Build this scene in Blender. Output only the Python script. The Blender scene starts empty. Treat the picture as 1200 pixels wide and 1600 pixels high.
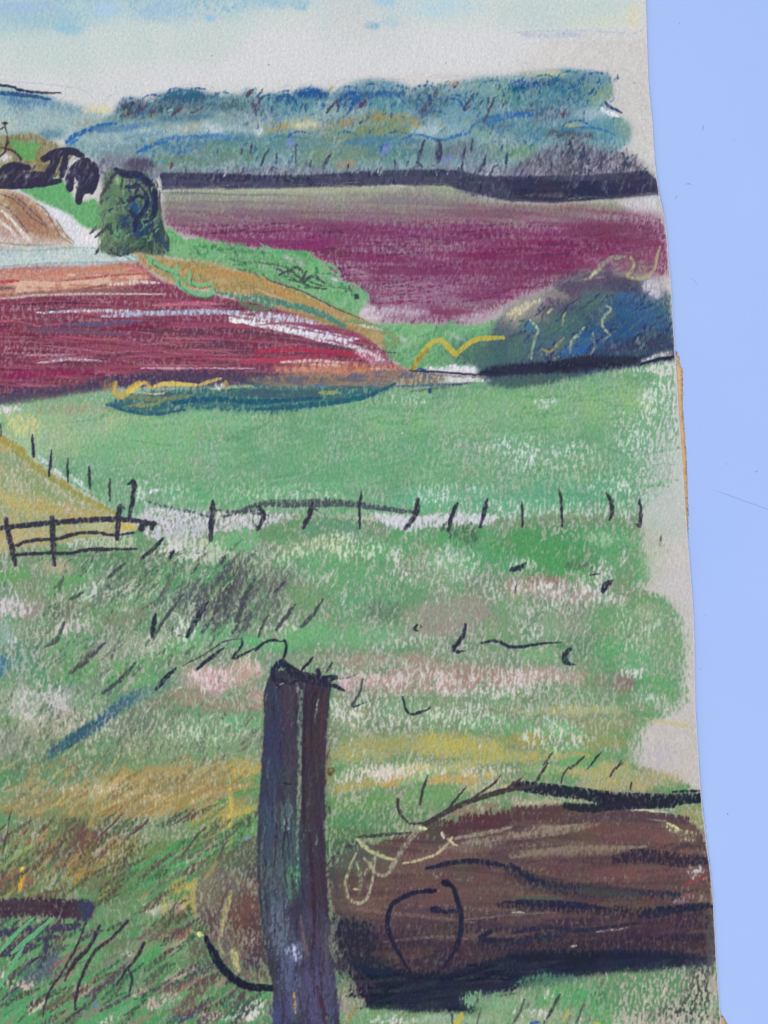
import bpy, math
import numpy as np

# ---------------------------------------------------------------- camera
S = bpy.context.scene
PX = 1/3000.0                                  # one drawing unit (1/3 mm) in metres
def wx(x): return (x-600)*PX
def wy(y): return (800-y)*PX
CAM_H = 0.56
cd = bpy.data.cameras.new('camera'); cam = bpy.data.objects.new('camera', cd)
S.collection.objects.link(cam); S.camera = cam
cam.location = (0, 0, CAM_H)
cd.sensor_fit = 'VERTICAL'; cd.sensor_height = 24
cd.lens = 24*CAM_H/(1600*PX)
cd.clip_start = 0.01; cd.clip_end = 60
# ---------------------------------------------------------------- light: open shade under a bright sky
SUN_EL, SUN_AZ = 52, 200
w = bpy.data.worlds.new('World'); S.world = w; w.use_nodes = True
nt = w.node_tree; bg = nt.nodes['Background']
sk = nt.nodes.new('ShaderNodeTexSky'); sk.sky_type = 'NISHITA'; sk.sun_disc = False
sk.sun_elevation = math.radians(SUN_EL); sk.sun_rotation = math.radians(SUN_AZ); sk.air_density = 1.0; sk.dust_density = 2.0
nt.links.new(sk.outputs[0], bg.inputs[0]); bg.inputs[1].default_value = 0.1
sd = bpy.data.lights.new('sun', 'SUN'); sd.energy = 1.5; sd.angle = math.radians(14); sd.color = (1.0, 0.95, 0.88)
so = bpy.data.objects.new('sun', sd); S.collection.objects.link(so)
so.rotation_euler = (math.radians(90-SUN_EL), 0, math.radians(180-SUN_AZ)); so.location = (0.5, 0.5, 2)
S.view_settings.view_transform = 'Standard'; S.view_settings.look = 'None'
S.view_settings.gamma = 1; S.view_settings.use_curve_mapping = False
S.view_settings.exposure = 0.40
LIGHT = np.array((0.930, 0.957, 1.050))        # what a white card returns in this light
def refl(c):                                   # picture value -> the material's own reflectance
    c = np.clip(np.asarray(c, float)/255, 0, 1)
    l = np.where(c <= 0.04045, c/12.92, ((c+0.055)/1.055)**2.4)
    return np.clip(l/LIGHT, 0.003, 0.93)

# ---------------------------------------------------------------- helpers
def link(o, parent=None):
    S.collection.objects.link(o)
    if parent is not None: o.parent = parent
    return o
def mesh_obj(name, V, F, mat, parent=None, cols=None, smooth=True):
    """V (n,3), F (m,4) quads"""
    me = bpy.data.meshes.new(name)
    V = np.asarray(V, np.float32); F = np.asarray(F, np.int32)
    k = F.shape[1]
    me.vertices.add(len(V)); me.vertices.foreach_set('co', V.ravel())
    me.loops.add(F.size); me.loops.foreach_set('vertex_index', F.ravel())
    me.polygons.add(len(F)); me.polygons.foreach_set('loop_start', np.arange(0, F.size, k, dtype=np.int32))
    me.polygons.foreach_set('loop_total', np.full(len(F), k, np.int32))
    me.update(calc_edges=True)
    me.polygons.foreach_set('use_smooth', np.full(len(F), smooth))
    if cols is not None:
        a = me.color_attributes.new('pigment', 'FLOAT_COLOR', 'POINT')
        rgba = np.ones((len(V), 4), np.float32); rgba[:, :3] = cols
        a.data.foreach_set('color', rgba.ravel())
    me.materials.append(mat)
    return link(bpy.data.objects.new(name, me), parent)
def material(name, rough=0.9, spec=0.15):
    m = bpy.data.materials.new(name); m.use_nodes = True
    b = m.node_tree.nodes['Principled BSDF']
    b.inputs['Roughness'].default_value = rough; b.inputs['Specular IOR Level'].default_value = spec
    return m, m.node_tree, b
def nz(nt, scale, detail=3, rough=0.6, vec=None, stretch=None):
    n = nt.nodes.new('ShaderNodeTexNoise'); n.inputs['Scale'].default_value = scale
    n.inputs['Detail'].default_value = detail; n.inputs['Roughness'].default_value = rough
    tc = nt.nodes.new('ShaderNodeTexCoord')
    mp = nt.nodes.new('ShaderNodeMapping'); mp.inputs['Scale'].default_value = stretch or (1, 1, 1)
    nt.links.new(tc.outputs['Object'], mp.inputs[0]); nt.links.new(mp.outputs[0], n.inputs[0])
    return n
def ramp(nt, fac, stops):
    r = nt.nodes.new('ShaderNodeValToRGB'); e = r.color_ramp.elements
    for i, (p, c) in enumerate(stops):
        x = e[i] if i < 2 else e.new(p)
        x.position = p; x.color = (*c, 1) if len(c) == 3 else c
    nt.links.new(fac, r.inputs[0]); return r
def bump(nt, b, h, strength, dist):
    n = nt.nodes.new('ShaderNodeBump'); n.inputs['Strength'].default_value = strength; n.inputs['Distance'].default_value = dist
    nt.links.new(h, n.inputs['Height']); nt.links.new(n.outputs[0], b.inputs['Normal'])

# ---------------------------------------------------------------- the table
M_TABLE, t, b = material('pale_blue_plastic', 0.32, 0.5)
n = nz(t, 3.2, 3, 0.5, stretch=(1.6, 0.6, 1))
r = ramp(t, n.outputs[0], [(0.3, tuple(refl((173, 198, 250)))), (0.55, tuple(refl((169, 196, 251)))), (0.75, tuple(refl((178, 199, 250))))])
t.links.new(r.outputs[0], b.inputs['Base Color'])
n2 = nz(t, 900, 3, 0.6); rr = ramp(t, nz(t, 14, 4, 0.6).outputs[0], [(0.35, (0.26,)*3), (0.7, (0.42,)*3)])
t.links.new(rr.outputs[0], b.inputs['Roughness'])
n3 = nz(t, 9, 2, 0.5)
mx = t.nodes.new('ShaderNodeMath'); mx.operation = 'MULTIPLY_ADD'; mx.inputs[1].default_value = 0.006
t.links.new(n2.outputs[0], mx.inputs[0]); t.links.new(n3.outputs[0], mx.inputs[2]); bump(t, b, mx.outputs[0], 0.5, 0.002)
gx = np.linspace(-1.3, 1.7, 61); gy = np.linspace(-1.5, 1.5, 61)
GX, GY = np.meshgrid(gx, gy)
GZ = np.zeros_like(GX)
def grid_faces(nr, nc):
    i = np.arange(nr*nc).reshape(nr, nc)
    return np.stack([i[1:, :-1], i[1:, 1:], i[:-1, 1:], i[:-1, :-1]], -1).reshape(-1, 4)
V = np.stack([GX, GY, GZ], -1).reshape(-1, 3)
F = grid_faces(61, 61)[:, ::-1]
lo = [(-1.3, -1.5), (1.7, -1.5), (1.7, 1.5), (-1.3, 1.5)]
base_i = len(V)
V = np.vstack([V, [(x, y, -0.03) for x, y in lo]])
cor = [0, 60, 61*61-1, 61*60]
F = np.vstack([F, [(base_i, base_i+1, cor[1], cor[0]), (base_i+1, base_i+2, cor[2], cor[1]), (base_i+2, base_i+3, cor[3], cor[2]), (base_i+3, base_i, cor[0], cor[3]), (base_i+3, base_i+2, base_i+1, base_i)]])
table = mesh_obj('table_surface', V, F, M_TABLE, smooth=False); table['kind'] = 'structure'
table['label'] = 'smooth pale blue plastic surface under the drawing'
def flat_mat(name, col, rough=0.6):
    m, t, b = material(name, rough, 0.2)
    n = nz(t, 1800, 2); c = refl(col)
    r = ramp(t, n.outputs[0], [(0.3, tuple(c*0.9)), (0.7, tuple(np.minimum(c*1.1, .93)))])
    t.links.new(r.outputs[0], b.inputs['Base Color']); return m
M_SCR = flat_mat('scratch_grey', (150, 168, 215)); M_SPK = flat_mat('speck_grey', (132, 146, 192)); M_DENT = flat_mat('dent_blue', (148, 168, 228))
def ribbon(pts, w, z, bow=0):
    V = []; n = len(pts)
    for i, (x, y) in enumerate(pts):
        a = pts[max(i-1, 0)]; c = pts[min(i+1, n-1)]
        dx, dy = c[0]-a[0], c[1]-a[1]; l = math.hypot(dx, dy) or 1
        h = w/2*(0.25 if i in (0, n-1) else 1)
        V += [(wx(x-dy/l*h), wy(y+dx/l*h), z), (wx(x), wy(y), z+0.00006), (wx(x+dy/l*h), wy(y-dx/l*h), z)]
    F = []
    for i in range(n-1):
        for k in (0, 1):
            a = 3*i+k; F.append((a, a+3, a+4, a+1))
    return V, F
for P, w_, m, nm in [([(1114, 766), (1136, 773), (1160, 782), (1186, 791), (1204, 798)], 1.1, M_SCR, 'scratch'), ([(1097, 205), (1099, 200), (1099, 195)], 2.6, M_DENT, 'scuff'), ([(1054, 312), (1057, 308), (1059, 305)], 2.2, M_DENT, 'scuff'), ([(1078, 433), (1086, 440), (1091, 446)], 1.2, M_DENT, 'scratch'), ([(1070, 288), (1076, 287), (1081, 289)], 2.4, M_DENT, 'scuff'), ([(1040, 323), (1042, 321)], 2.5, M_DENT, 'scuff'), ([(1093, 512), (1097, 518)], 1.2, M_DENT, 'scratch')]:
    V, F = ribbon(P, w_, 0.00002); mesh_obj(nm, V, F, m, table)
for x, y, rad in [(1182, 737, 1.3), (1137, 1272, 1.2), (1062, 37, 1.0), (1136, 725, .9), (1095, 1045, .9), (1147, 219, .8), (1101, 961, .7)]:
    k = 8; V = [(wx(x), wy(y), 0.0002)]+[(wx(x+rad*math.cos(a)), wy(y+rad*math.sin(a)), 0.00002) for a in np.arange(k)*2*math.pi/k]
    mesh_obj('speck', V, [(0, 1+(i+1) % k, 1+i) for i in range(k)], M_SPK, table)

# ---------------------------------------------------------------- brown card under the sheet
EDGE = [(-240, 1003), (-60, 1006), (0, 1007.5), (60, 1009), (120, 1011), (150, 1013), (200, 1018), (250, 1021), (285, 1025), (310, 1029), (330, 1034), (345, 1037), (375, 1040.5), (400, 1042), (450, 1047), (500, 1050), (540, 1052), (560, 1053.5), (600, 1056), (640, 1058.5), (700, 1062.5), (740, 1065.5), (780, 1068), (820, 1071), (850, 1073), (860, 1074), (900, 1077), (950, 1081), (1000, 1082.5), (1050, 1083), (1100, 1084), (1150, 1087), (1200, 1090), (1250, 1094), (1300, 1100), (1340, 1105), (1370, 1109), (1400, 1112), (1450, 1115), (1500, 1117.5), (1550, 1121), (1580, 1123), (1600, 1125), (1700, 1133), (1860, 1144)]
EY = np.array([e[0] for e in EDGE], float); EX = np.array([e[1] for e in EDGE], float)
rgE = np.random.default_rng(5)
_j = np.interp(np.arange(-240, 1861, 1), np.arange(-246, 1870, 3), rgE.normal(size=706)[:len(np.arange(-246, 1870, 3))])
def edge(y):
    y = np.asarray(y, float)
    e = np.interp(y, EY, EX)+0.35*np.interp(y, np.arange(-240, 1861, 1), _j)
    ys = np.array([y-8, y, y+8]); sm = np.interp(ys, EY, EX).mean(0)
    return e*0.4+sm*0.6
def sheet_z(x, y):                             # the old sheet does not lie quite flat
    u = np.clip((x-700)/400, 0, 1)
    return 0.0007 + 0.0007*u**2*(0.55+0.45*np.sin(y/150.0+0.6)) + 0.0003*np.sin(x/210.0+y/330.0)*np.clip(1-u, 0, 1)
TH = 0.0005
CARD = [(556, 1058), (558, 1061), (562, 1062), (566, 1061), (572, 1063), (577, 1066), (600, 1066.5), (640, 1066.5), (700, 1071.5), (740, 1073), (780, 1074), (800, 1075.5), (830, 1075), (850, 1074.6), (858, 1073), (880, 1060), (1000, 1062), (1300, 1070), (1540, 1112), (1578, 1123), (1584, 1126), (1590, 1131), (1600, 1136), (1700, 1145), (1830, 1150)]
cy = np.arange(550, 1832, 2.0)
cx = np.interp(cy, [c[0] for c in CARD], [c[1] for c in CARD]) + rgE.normal(size=len(cy))*0.45
cols_x = 7
CV = []; CC = []
tan = refl((214, 186, 140)); dark = refl((134, 92, 62))
for yy, xx in zip(cy, cx):
    for k in range(cols_x):
        f = (0, .55, .8, .93, .985, 1, 1)[k]; X = 760+(xx-760)*f
        CV.append((wx(X+(0.5 if k == 6 else 0)), wy(yy), (0.0003 if k < 6 else 0.00003)))
        d = 0.0 if k < 5 else (0.45 + 0.5*(rgE.random() < 0.25))
        CC.append(tan*(1-d)+dark*d)
F = grid_faces(len(cy), cols_x)
M_CARD, t, b = material('brown_card', 0.9, 0.1)
at = t.nodes.new('ShaderNodeAttribute'); at.attribute_name = 'pigment'
n = nz(t, 260, 5, 0.7); r = ramp(t, n.outputs[0], [(0.30, (0.42, 0.34, 0.28)), (0.42, (0.92, 0.9, 0.88)), (0.7, (1.06, 1.06, 1.06))])
mm = t.nodes.new('ShaderNodeMix'); mm.data_type = 'RGBA'; mm.blend_type = 'MULTIPLY'; mm.inputs[0].default_value = 1
t.links.new(at.outputs['Color'], mm.inputs[6]); t.links.new(r.outputs[0], mm.inputs[7]); t.links.new(mm.outputs[2], b.inputs['Base Color'])
bump(t, b, n.outputs[0], 0.4, 0.0005)
card = mesh_obj('backing_card', CV, F, M_CARD, cols=np.array(CC), smooth=False)
card['label'] = 'thin tan card with a torn edge peeking out under the right side of the drawing'; card['category'] = 'card'

# ---------------------------------------------------------------- pastel canvas
# the drawing is laid down stick mark by stick mark, in units of 1/3 mm on the sheet
X0, Y0, X1, Y1 = -460, -240, 1150, 1860
W, H = X1 - X0, Y1 - Y0
rng = np.random.default_rng(11)
_fy = np.fft.fftfreq(H)[:, None]
_fx = np.fft.rfftfreq(W)[None, :]
def noise(sx, sy, ang=0.0, hp=0.0):
    """unit-variance noise, correlation sx along and sy across a direction (deg, y down)"""
    a = math.radians(ang); c, s = math.cos(a), math.sin(a)
    u = _fx*c + _fy*s; v = -_fx*s + _fy*c
    g = np.exp(-2*math.pi**2*((u*sx)**2 + (v*sy)**2)*0.5)
    if hp: g = g*(1-np.exp(-2*math.pi**2*(_fx**2+_fy**2)*hp*hp*0.5))
    n = np.fft.irfft2(np.fft.rfft2(rng.standard_normal((H, W)))*g, s=(H, W))
    return (n/n.std()).astype(np.float32)
def cdf(n):
    return (1/(1+np.exp(-1.702*n))).astype(np.float32)
TO = noise(1.1, 2.9, 7, 6)*0.8 + noise(0.9, 1.3, 0, 4)*0.5 + noise(2.2, 5.2, -12, 9)*0.42
TO /= TO.std()
T = cdf(TO)                                   # paper tooth: 0 = peak that takes pigment, 1 = hollow
TC = noise(1.5, 4.6, 4, 8)*0.8 + noise(1.4, 2.0, 0, 5)*0.5; TC /= TC.std()
T2 = cdf((TO*0.55+TC*0.85)/math.hypot(0.55, 0.85)); T3 = cdf((TO*0.25+TC)/math.hypot(0.25, 1))   # coarser laid hollows
N_LO = noise(60, 60); N_MID = noise(20, 20); N_SM = noise(6, 6)
N_H = noise(55, 2.6, 2); N_H2 = noise(90, 5, 6)
N_D = noise(26, 3.0, -58); N_D2 = noise(34, 4.0, -30); N_V = noise(2.5, 22, 3)
N_X = noise(9, 9); N_Y = noise(9, 9)
N_X2 = noise(3, 3); N_Y2 = noise(3, 3)
FIELD = {'h': N_H, 'h2': N_H2, 'd': N_D, 'd2': N_D2, 'v': N_V, 'lo': N_LO, 'mid': N_MID, 'sm': N_SM}
C = np.zeros((H, W, 3), np.float32)           # pigment colour, display values 0-255
IDS = np.zeros((H, W), np.int16)
IDN = [('paper', None)]
PID = [0]
def part(name, parent=None, label=None):
    IDN.append((name, parent, label)); PID[0] = len(IDN)-1
    return PID[0]
def use(i): PID[0] = i

def box(x0, y0, x1, y1, m=0):
    a = max(int(x0-m)-X0, 0); b = min(int(x1+m)+1-X0, W); c = max(int(y0-m)-Y0, 0); d = min(int(y1+m)+1-Y0, H)
    return (slice(c, d), slice(a, b)) if b > a and d > c else None
def inpoly(P, X, Y):
    r = np.zeros(X.shape, bool); n = len(P)
    for i in range(n):
        x1, y1 = P[i]; x2, y2 = P[(i+1) % n]
        if y1 == y2: continue
        r ^= ((Y < y1) != (Y < y2)) & (X < (x2-x1)*(Y-y1)/(y2-y1)+x1)
    return r
def blur(m, r):
    r = int(r)
    if r < 1: return m
    for ax in (0, 1):
        for _ in range(2):
            p = np.pad(m, [(r+1, r) if k == ax else (0, 0) for k in (0, 1)], mode='edge')
            c = np.cumsum(p, axis=ax, dtype=np.float64)
            k = 2*r+1
            m = ((c[k:] - c[:-k]) if ax == 0 else (c[:, k:] - c[:, :-k])).astype(np.float32)/k
    return m
def lay(sl, a, col):
    C[sl] += (col - C[sl])*a[..., None]
def fill(P, cols, D=0.9, soft=5, rag=4, ragk=0.55, dn=0.15, tex='lo', cn=1.0, tex2='mid', ids=True, op=1.0, w=0.5, dust=0.5, coarse=False):
    P = [(float(a), float(b)) for a, b in P]; rag *= ragk
    xs = [p[0] for p in P]; ys = [p[1] for p in P]
    sl = box(min(xs), min(ys), max(xs), max(ys), soft*2.2+rag*3+2)
    if sl is None: return
    Y, X = np.mgrid[sl[0].start+Y0:sl[0].stop+Y0, sl[1].start+X0:sl[1].stop+X0].astype(np.float32)
    ids_m = inpoly(P, X+N_X[sl]*min(rag, 2), Y+N_Y[sl]*min(rag, 2))
    m = inpoly(P, X+N_X[sl]*rag+N_X2[sl]*rag*.5, Y+N_Y[sl]*rag+N_Y2[sl]*rag*.5).astype(np.float32)
    m = blur(m, soft)
    f = FIELD[tex][sl]; g = FIELD[tex2][sl]; Tt = T[sl]
    c0 = cols if isinstance(cols[0], (int, float)) else cols[0]
    if coarse: Tt = T3[sl]
    elif not ids and min(c0) > 168 and min(ys) > 560:
        Tt = 1-(T3 if min(ys) > 840 else T2)[sl]; dust = 0.2; w = 0.6; D = D*0.92   # bare paper showing in the hollows
    elif min(ys) > 560: Tt = T2[sl]
    else: w = max(w, 0.8); dust = max(dust, 0.62); D = D+0.06
    d = D + dn*(0.7*f + 0.5*g)
    a = np.clip(((d+w/2)*m - w/2 - Tt)/w + 0.5, 0, 1)
    a = np.maximum(a, m*np.clip(dust*(d*1.3-0.1), 0, 0.92))*op
    if isinstance(cols[0], (int, float)): cols = [cols]
    k = len(cols)
    if k == 1: col = np.array(cols[0], np.float32)
    else:
        q = np.clip(cdf((f*0.8+g*0.6)*cn)*k-0.5, 0, k-1.001)
        i = q.astype(int); fr = (q-i)[..., None]
        A = np.array(cols, np.float32); col = A[i]*(1-fr)+A[i+1]*fr
    lay(sl, a, col)
    if ids and PID[0] >= 0: IDS[sl][ids_m] = PID[0]
def smooth(pts, n=5):
    p = [np.array(q, float) for q in pts]
    if len(p) < 3: return p
    q = [2*p[0]-p[1]] + p + [2*p[-1]-p[-2]]
    out = []
    for i in range(1, len(q)-2):
        for t in np.arange(n)/n:
            out.append(0.5*((2*q[i])+(-q[i-1]+q[i+1])*t+(2*q[i-1]-5*q[i]+4*q[i+1]-q[i+2])*t*t+(-q[i-1]+3*q[i]-3*q[i+1]+q[i+2])*t**3))
    out.append(p[-1])
    return out
def stroke(pts, col, w=5, D=1.0, fall=0.5, taper=(0.6, 0.5), ids=None, op=1.0, wob=0.5, smo=True, tw=0.5, dust=0.3):
    """one mark of a pastel stick; w = width, taper = end widths"""
    tw = max(tw, 0.72); D = D+0.08; wob = 0.35
    if w < 14 and max(col) < 130: tw = 0.85; D = D+0.1
    p = smooth(pts) if smo else [np.array(q, float) for q in pts]
    xs = [q[0] for q in p]; ys = [q[1] for q in p]
    sl = box(min(xs), min(ys), max(xs), max(ys), w+4)
    if sl is None: return
    Y, X = np.mgrid[sl[0].start+Y0:sl[0].stop+Y0, sl[1].start+X0:sl[1].stop+X0].astype(np.float32)
    X = X + N_X2[sl]*wob; Y = Y + N_Y2[sl]*wob
    best = np.full(X.shape, 1e9, np.float32)
    L = len(p)-1
    for i in range(L):
        ax, ay = p[i]; bx, by = p[i+1]; dx, dy = bx-ax, by-ay; l2 = dx*dx+dy*dy+1e-9
        t = np.clip(((X-ax)*dx+(Y-ay)*dy)/l2, 0, 1)
        s = (i+t)/L
        r = w*0.5*(np.minimum(1, taper[0]+(1-taper[0])*s/0.22)*np.minimum(1, taper[1]+(1-taper[1])*(1-s)/0.3))
        d = np.hypot(X-ax-t*dx, Y-ay-t*dy)/np.maximum(r, 0.4)
        best = np.minimum(best, d)
    cov = np.clip((1.12-best)*w*0.5/1.1, 0, 1)
    a = np.maximum(np.clip((D - fall*best**2 - T[sl])/tw + 0.5, 0, 1), dust*np.clip(D-best**2*.5, 0, 1))*cov*op
    lay(sl, a, np.array(col, np.float32))
    if ids is not None: IDS[sl][best < 1.05] = ids
def hatch(P, cols, n, ang, ln=30, w=5, D=0.7, jit=8, bend=2, fall=0.5, op=1.0):
    xs = [p[0] for p in P]; ys = [p[1] for p in P]
    k = 0; tries = 0
    while k < n and tries < n*12:
        tries += 1
        x = rng.uniform(min(xs), max(xs)); y = rng.uniform(min(ys), max(ys))
        if not inpoly(P, np.array([x]), np.array([y]))[0]: continue
        a = math.radians(ang + rng.normal()*jit); l = ln*rng.uniform(0.5, 1.3)*0.5
        dx, dy = math.cos(a)*l, math.sin(a)*l
        c = np.array(cols[rng.integers(len(cols))], float) + rng.normal()*4
        b = rng.normal()*bend
        stroke([(x-dx, y-dy), (x-dy/l*b, y+dx/l*b), (x+dx, y+dy)], c, w*rng.uniform(0.6, 1.3), D*rng.uniform(0.8, 1.15)-0.1, fall, (0.5, 0.3), op=op, tw=0.8)
        k += 1
def ell(cx, cy, rx, ry, n=18, a=0):
    a = math.radians(a)
    return [(cx+rx*math.cos(t)*math.cos(a)-ry*math.sin(t)*math.sin(a), cy+rx*math.cos(t)*math.sin(a)+ry*math.sin(t)*math.cos(a)) for t in np.arange(n)*2*math.pi/n]
def patch(cx, cy, rx, ry, cols, D=0.7, a=0, soft=None, **k):
    k.setdefault('dust', 0.3)
    s = soft if soft is not None else max(2, min(rx, ry)*0.45)
    fill(ell(cx, cy, rx, ry, 16, a), cols, D, s, min(6, min(rx, ry)*0.3), ids=False, **k)
# ---------------------------------------------------------------- the picture
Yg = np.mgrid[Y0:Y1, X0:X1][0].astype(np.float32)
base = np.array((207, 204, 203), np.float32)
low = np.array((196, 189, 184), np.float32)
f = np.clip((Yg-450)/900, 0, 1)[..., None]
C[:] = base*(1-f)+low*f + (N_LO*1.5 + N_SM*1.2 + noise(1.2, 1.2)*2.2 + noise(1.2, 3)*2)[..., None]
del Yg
# ---- sky
sky = part('drawn_sky', None, 'pale blue and cream pastel sky across the top of the drawing')
SKY = [(-460, -240), (1008, -240), (1008, 52), (860, 60), (800, 112), (560, 122), (400, 142), (170, 172), (120, 162), (0, 132), (-460, 120)]
fill(SKY, [(208, 213, 214), (214, 215, 218)], 0.75, 8, 5, 0.1)
fill([(-460, -240), (1008, -240), (1008, 35), (900, 48), (800, 40), (640, 40), (480, 40), (330, 60), (130, 95), (0, 100), (-460, 100)], [(192, 211, 212), (200, 214, 208)], 0.6, 16, 10, 0.15)
fill([(-460, -240), (480, -240), (440, 10), (330, 30), (200, 25), (130, 50), (60, 50), (0, 62), (-460, 62)], [(146, 188, 206), (172, 203, 210)], 0.6, 10, 10, 0.22, tex='mid', tex2='sm')
for cx, cy, rx, ry, c, D in [(60, 30, 70, 18, (158, 194, 208), .5), (165, 16, 26, 14, (172, 202, 226), .7), (255, 22, 48, 18, (158, 192, 214), .55), (110, 48, 22, 8, (140, 190, 215), .6), (40, 12, 60, 9, (160, 190, 220), .55),
                             (330, 30, 9, 6, (150, 195, 228), .9), (430, 6, 60, 8, (160, 194, 210), .5), (470, 14, 12, 4, (140, 182, 206), .6), (600, 4, 24, 9, (160, 200, 225), .7), (580, 42, 13, 6, (138, 180, 204), .7), (612, 36, 18, 9, (172, 200, 214), .5), (690, 12, 80, 16, (182, 210, 224), .5),
                             (880, 12, 110, 16, (192, 210, 206), .6), (930, 35, 60, 11, (204, 214, 196), .6), (992, 25, 14, 22, (218, 210, 178), .6), (850, 30, 80, 20, (194, 208, 208), .45), (870, 56, 60, 5, (186, 192, 208), .4)]:
    patch(cx, cy, rx, ry, [c], D, dn=.2, tex='mid', tex2='sm')
fill([(0, 62), (230, 42), (400, 50), (330, 95), (150, 120), (-10, 125), (-300, 120), (-300, 60)], [(194, 212, 206), (204, 214, 210)], 0.55, 12, 8, 0.2)
stroke([(800, 52), (900, 49), (985, 54), (1004, 48)], (170, 182, 205), 3, .4, .3)
stroke([(800, 72), (850, 69), (930, 66)], (182, 182, 192), 1.6, .5, .3)
for P in ([(270, 148), (275, 138), (300, 134), (330, 136), (338, 145)], [(520, 142), (528, 128), (542, 126), (550, 136)], [(435, 140), (450, 134), (460, 142)], [(160, 168), (172, 150), (182, 158)], [(675, 118), (680, 122), (735, 121)], [(675, 118), (720, 119)], [(560, 128), (600, 124), (650, 128)], [(0, 128), (60, 132), (130, 142), (150, 160)]):
    stroke(P, (178, 180, 192), 2, .62, .3)
for x, y in ((420, 102), (696, 99), (331, 88), (880, 52), (990, 131)): stroke([(x, y), (x+.5, y+2)], (130, 130, 135), 2.4, 1)
# ---- far hill, left
part('drawn_far_hill', None, 'blue grey far hill at the left edge of the drawing')
fill([(-460, 150), (0, 136), (60, 146), (100, 160), (130, 168), (175, 182), (160, 205), (60, 225), (-460, 240)], [(120, 155, 172), (150, 180, 186)], 0.82, 4, 4, 0.15)
fill([(-460, 200), (0, 185), (60, 178), (170, 186), (150, 215), (30, 220), (-460, 240)], [(160, 186, 184), (172, 192, 186)], 0.7, 7, 5, 0.1)
patch(45, 160, 50, 9, [(78, 118, 158), (100, 140, 168)], .8, 6)
stroke([(-200, 125), (0, 135), (30, 142), (60, 146), (96, 147)], (48, 54, 78), 5, 1.05, .4)
stroke([(-100, 143), (0, 147), (45, 151), (80, 157)], (48, 84, 128), 7, .95, .4)
patch(152, 173, 24, 7, [(216, 208, 172)], .8)
patch(150, 196, 40, 9, [(150, 168, 165)], .6)
patch(83, 212, 20, 10, [(104, 142, 158)], .9)
# ---- woodland
part('drawn_woodland', None, 'blue and teal pastel woodland along the skyline of the drawing')
WOOD = [(100, 232), (112, 215), (160, 192), (180, 178), (186, 166), (200, 159), (235, 160), (250, 150), (275, 143), (310, 143), (335, 149), (368, 149), (388, 140), (402, 150), (440, 150), (470, 143), (500, 142), (520, 148), (538, 134), (560, 128), (580, 126), (610, 126), (650, 138), (690, 134), (704, 131), (740, 124), (800, 118), (840, 112), (880, 110), (902, 109), (926, 113), (944, 121), (955, 134), (957, 146), (952, 156), (944, 162), (946, 175), (972, 186), (985, 203), (984, 225), (960, 242), (800, 275), (560, 275), (400, 275), (250, 275), (180, 262)]
fill(WOOD, [(104, 142, 156), (136, 168, 176), (118, 150, 156)], 0.9, 3, 4, 0.14, tex='mid', tex2='sm')
def blobs(L, D=.75, **k):
    for cx, cy, rx, ry, a, *c in L: patch(cx, cy, rx, ry, [tuple(v*.95-2 for v in q) if min(q) < 190 else q for q in c], D, a, dn=.25, tex='sm', tex2='mid', **k)
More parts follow.
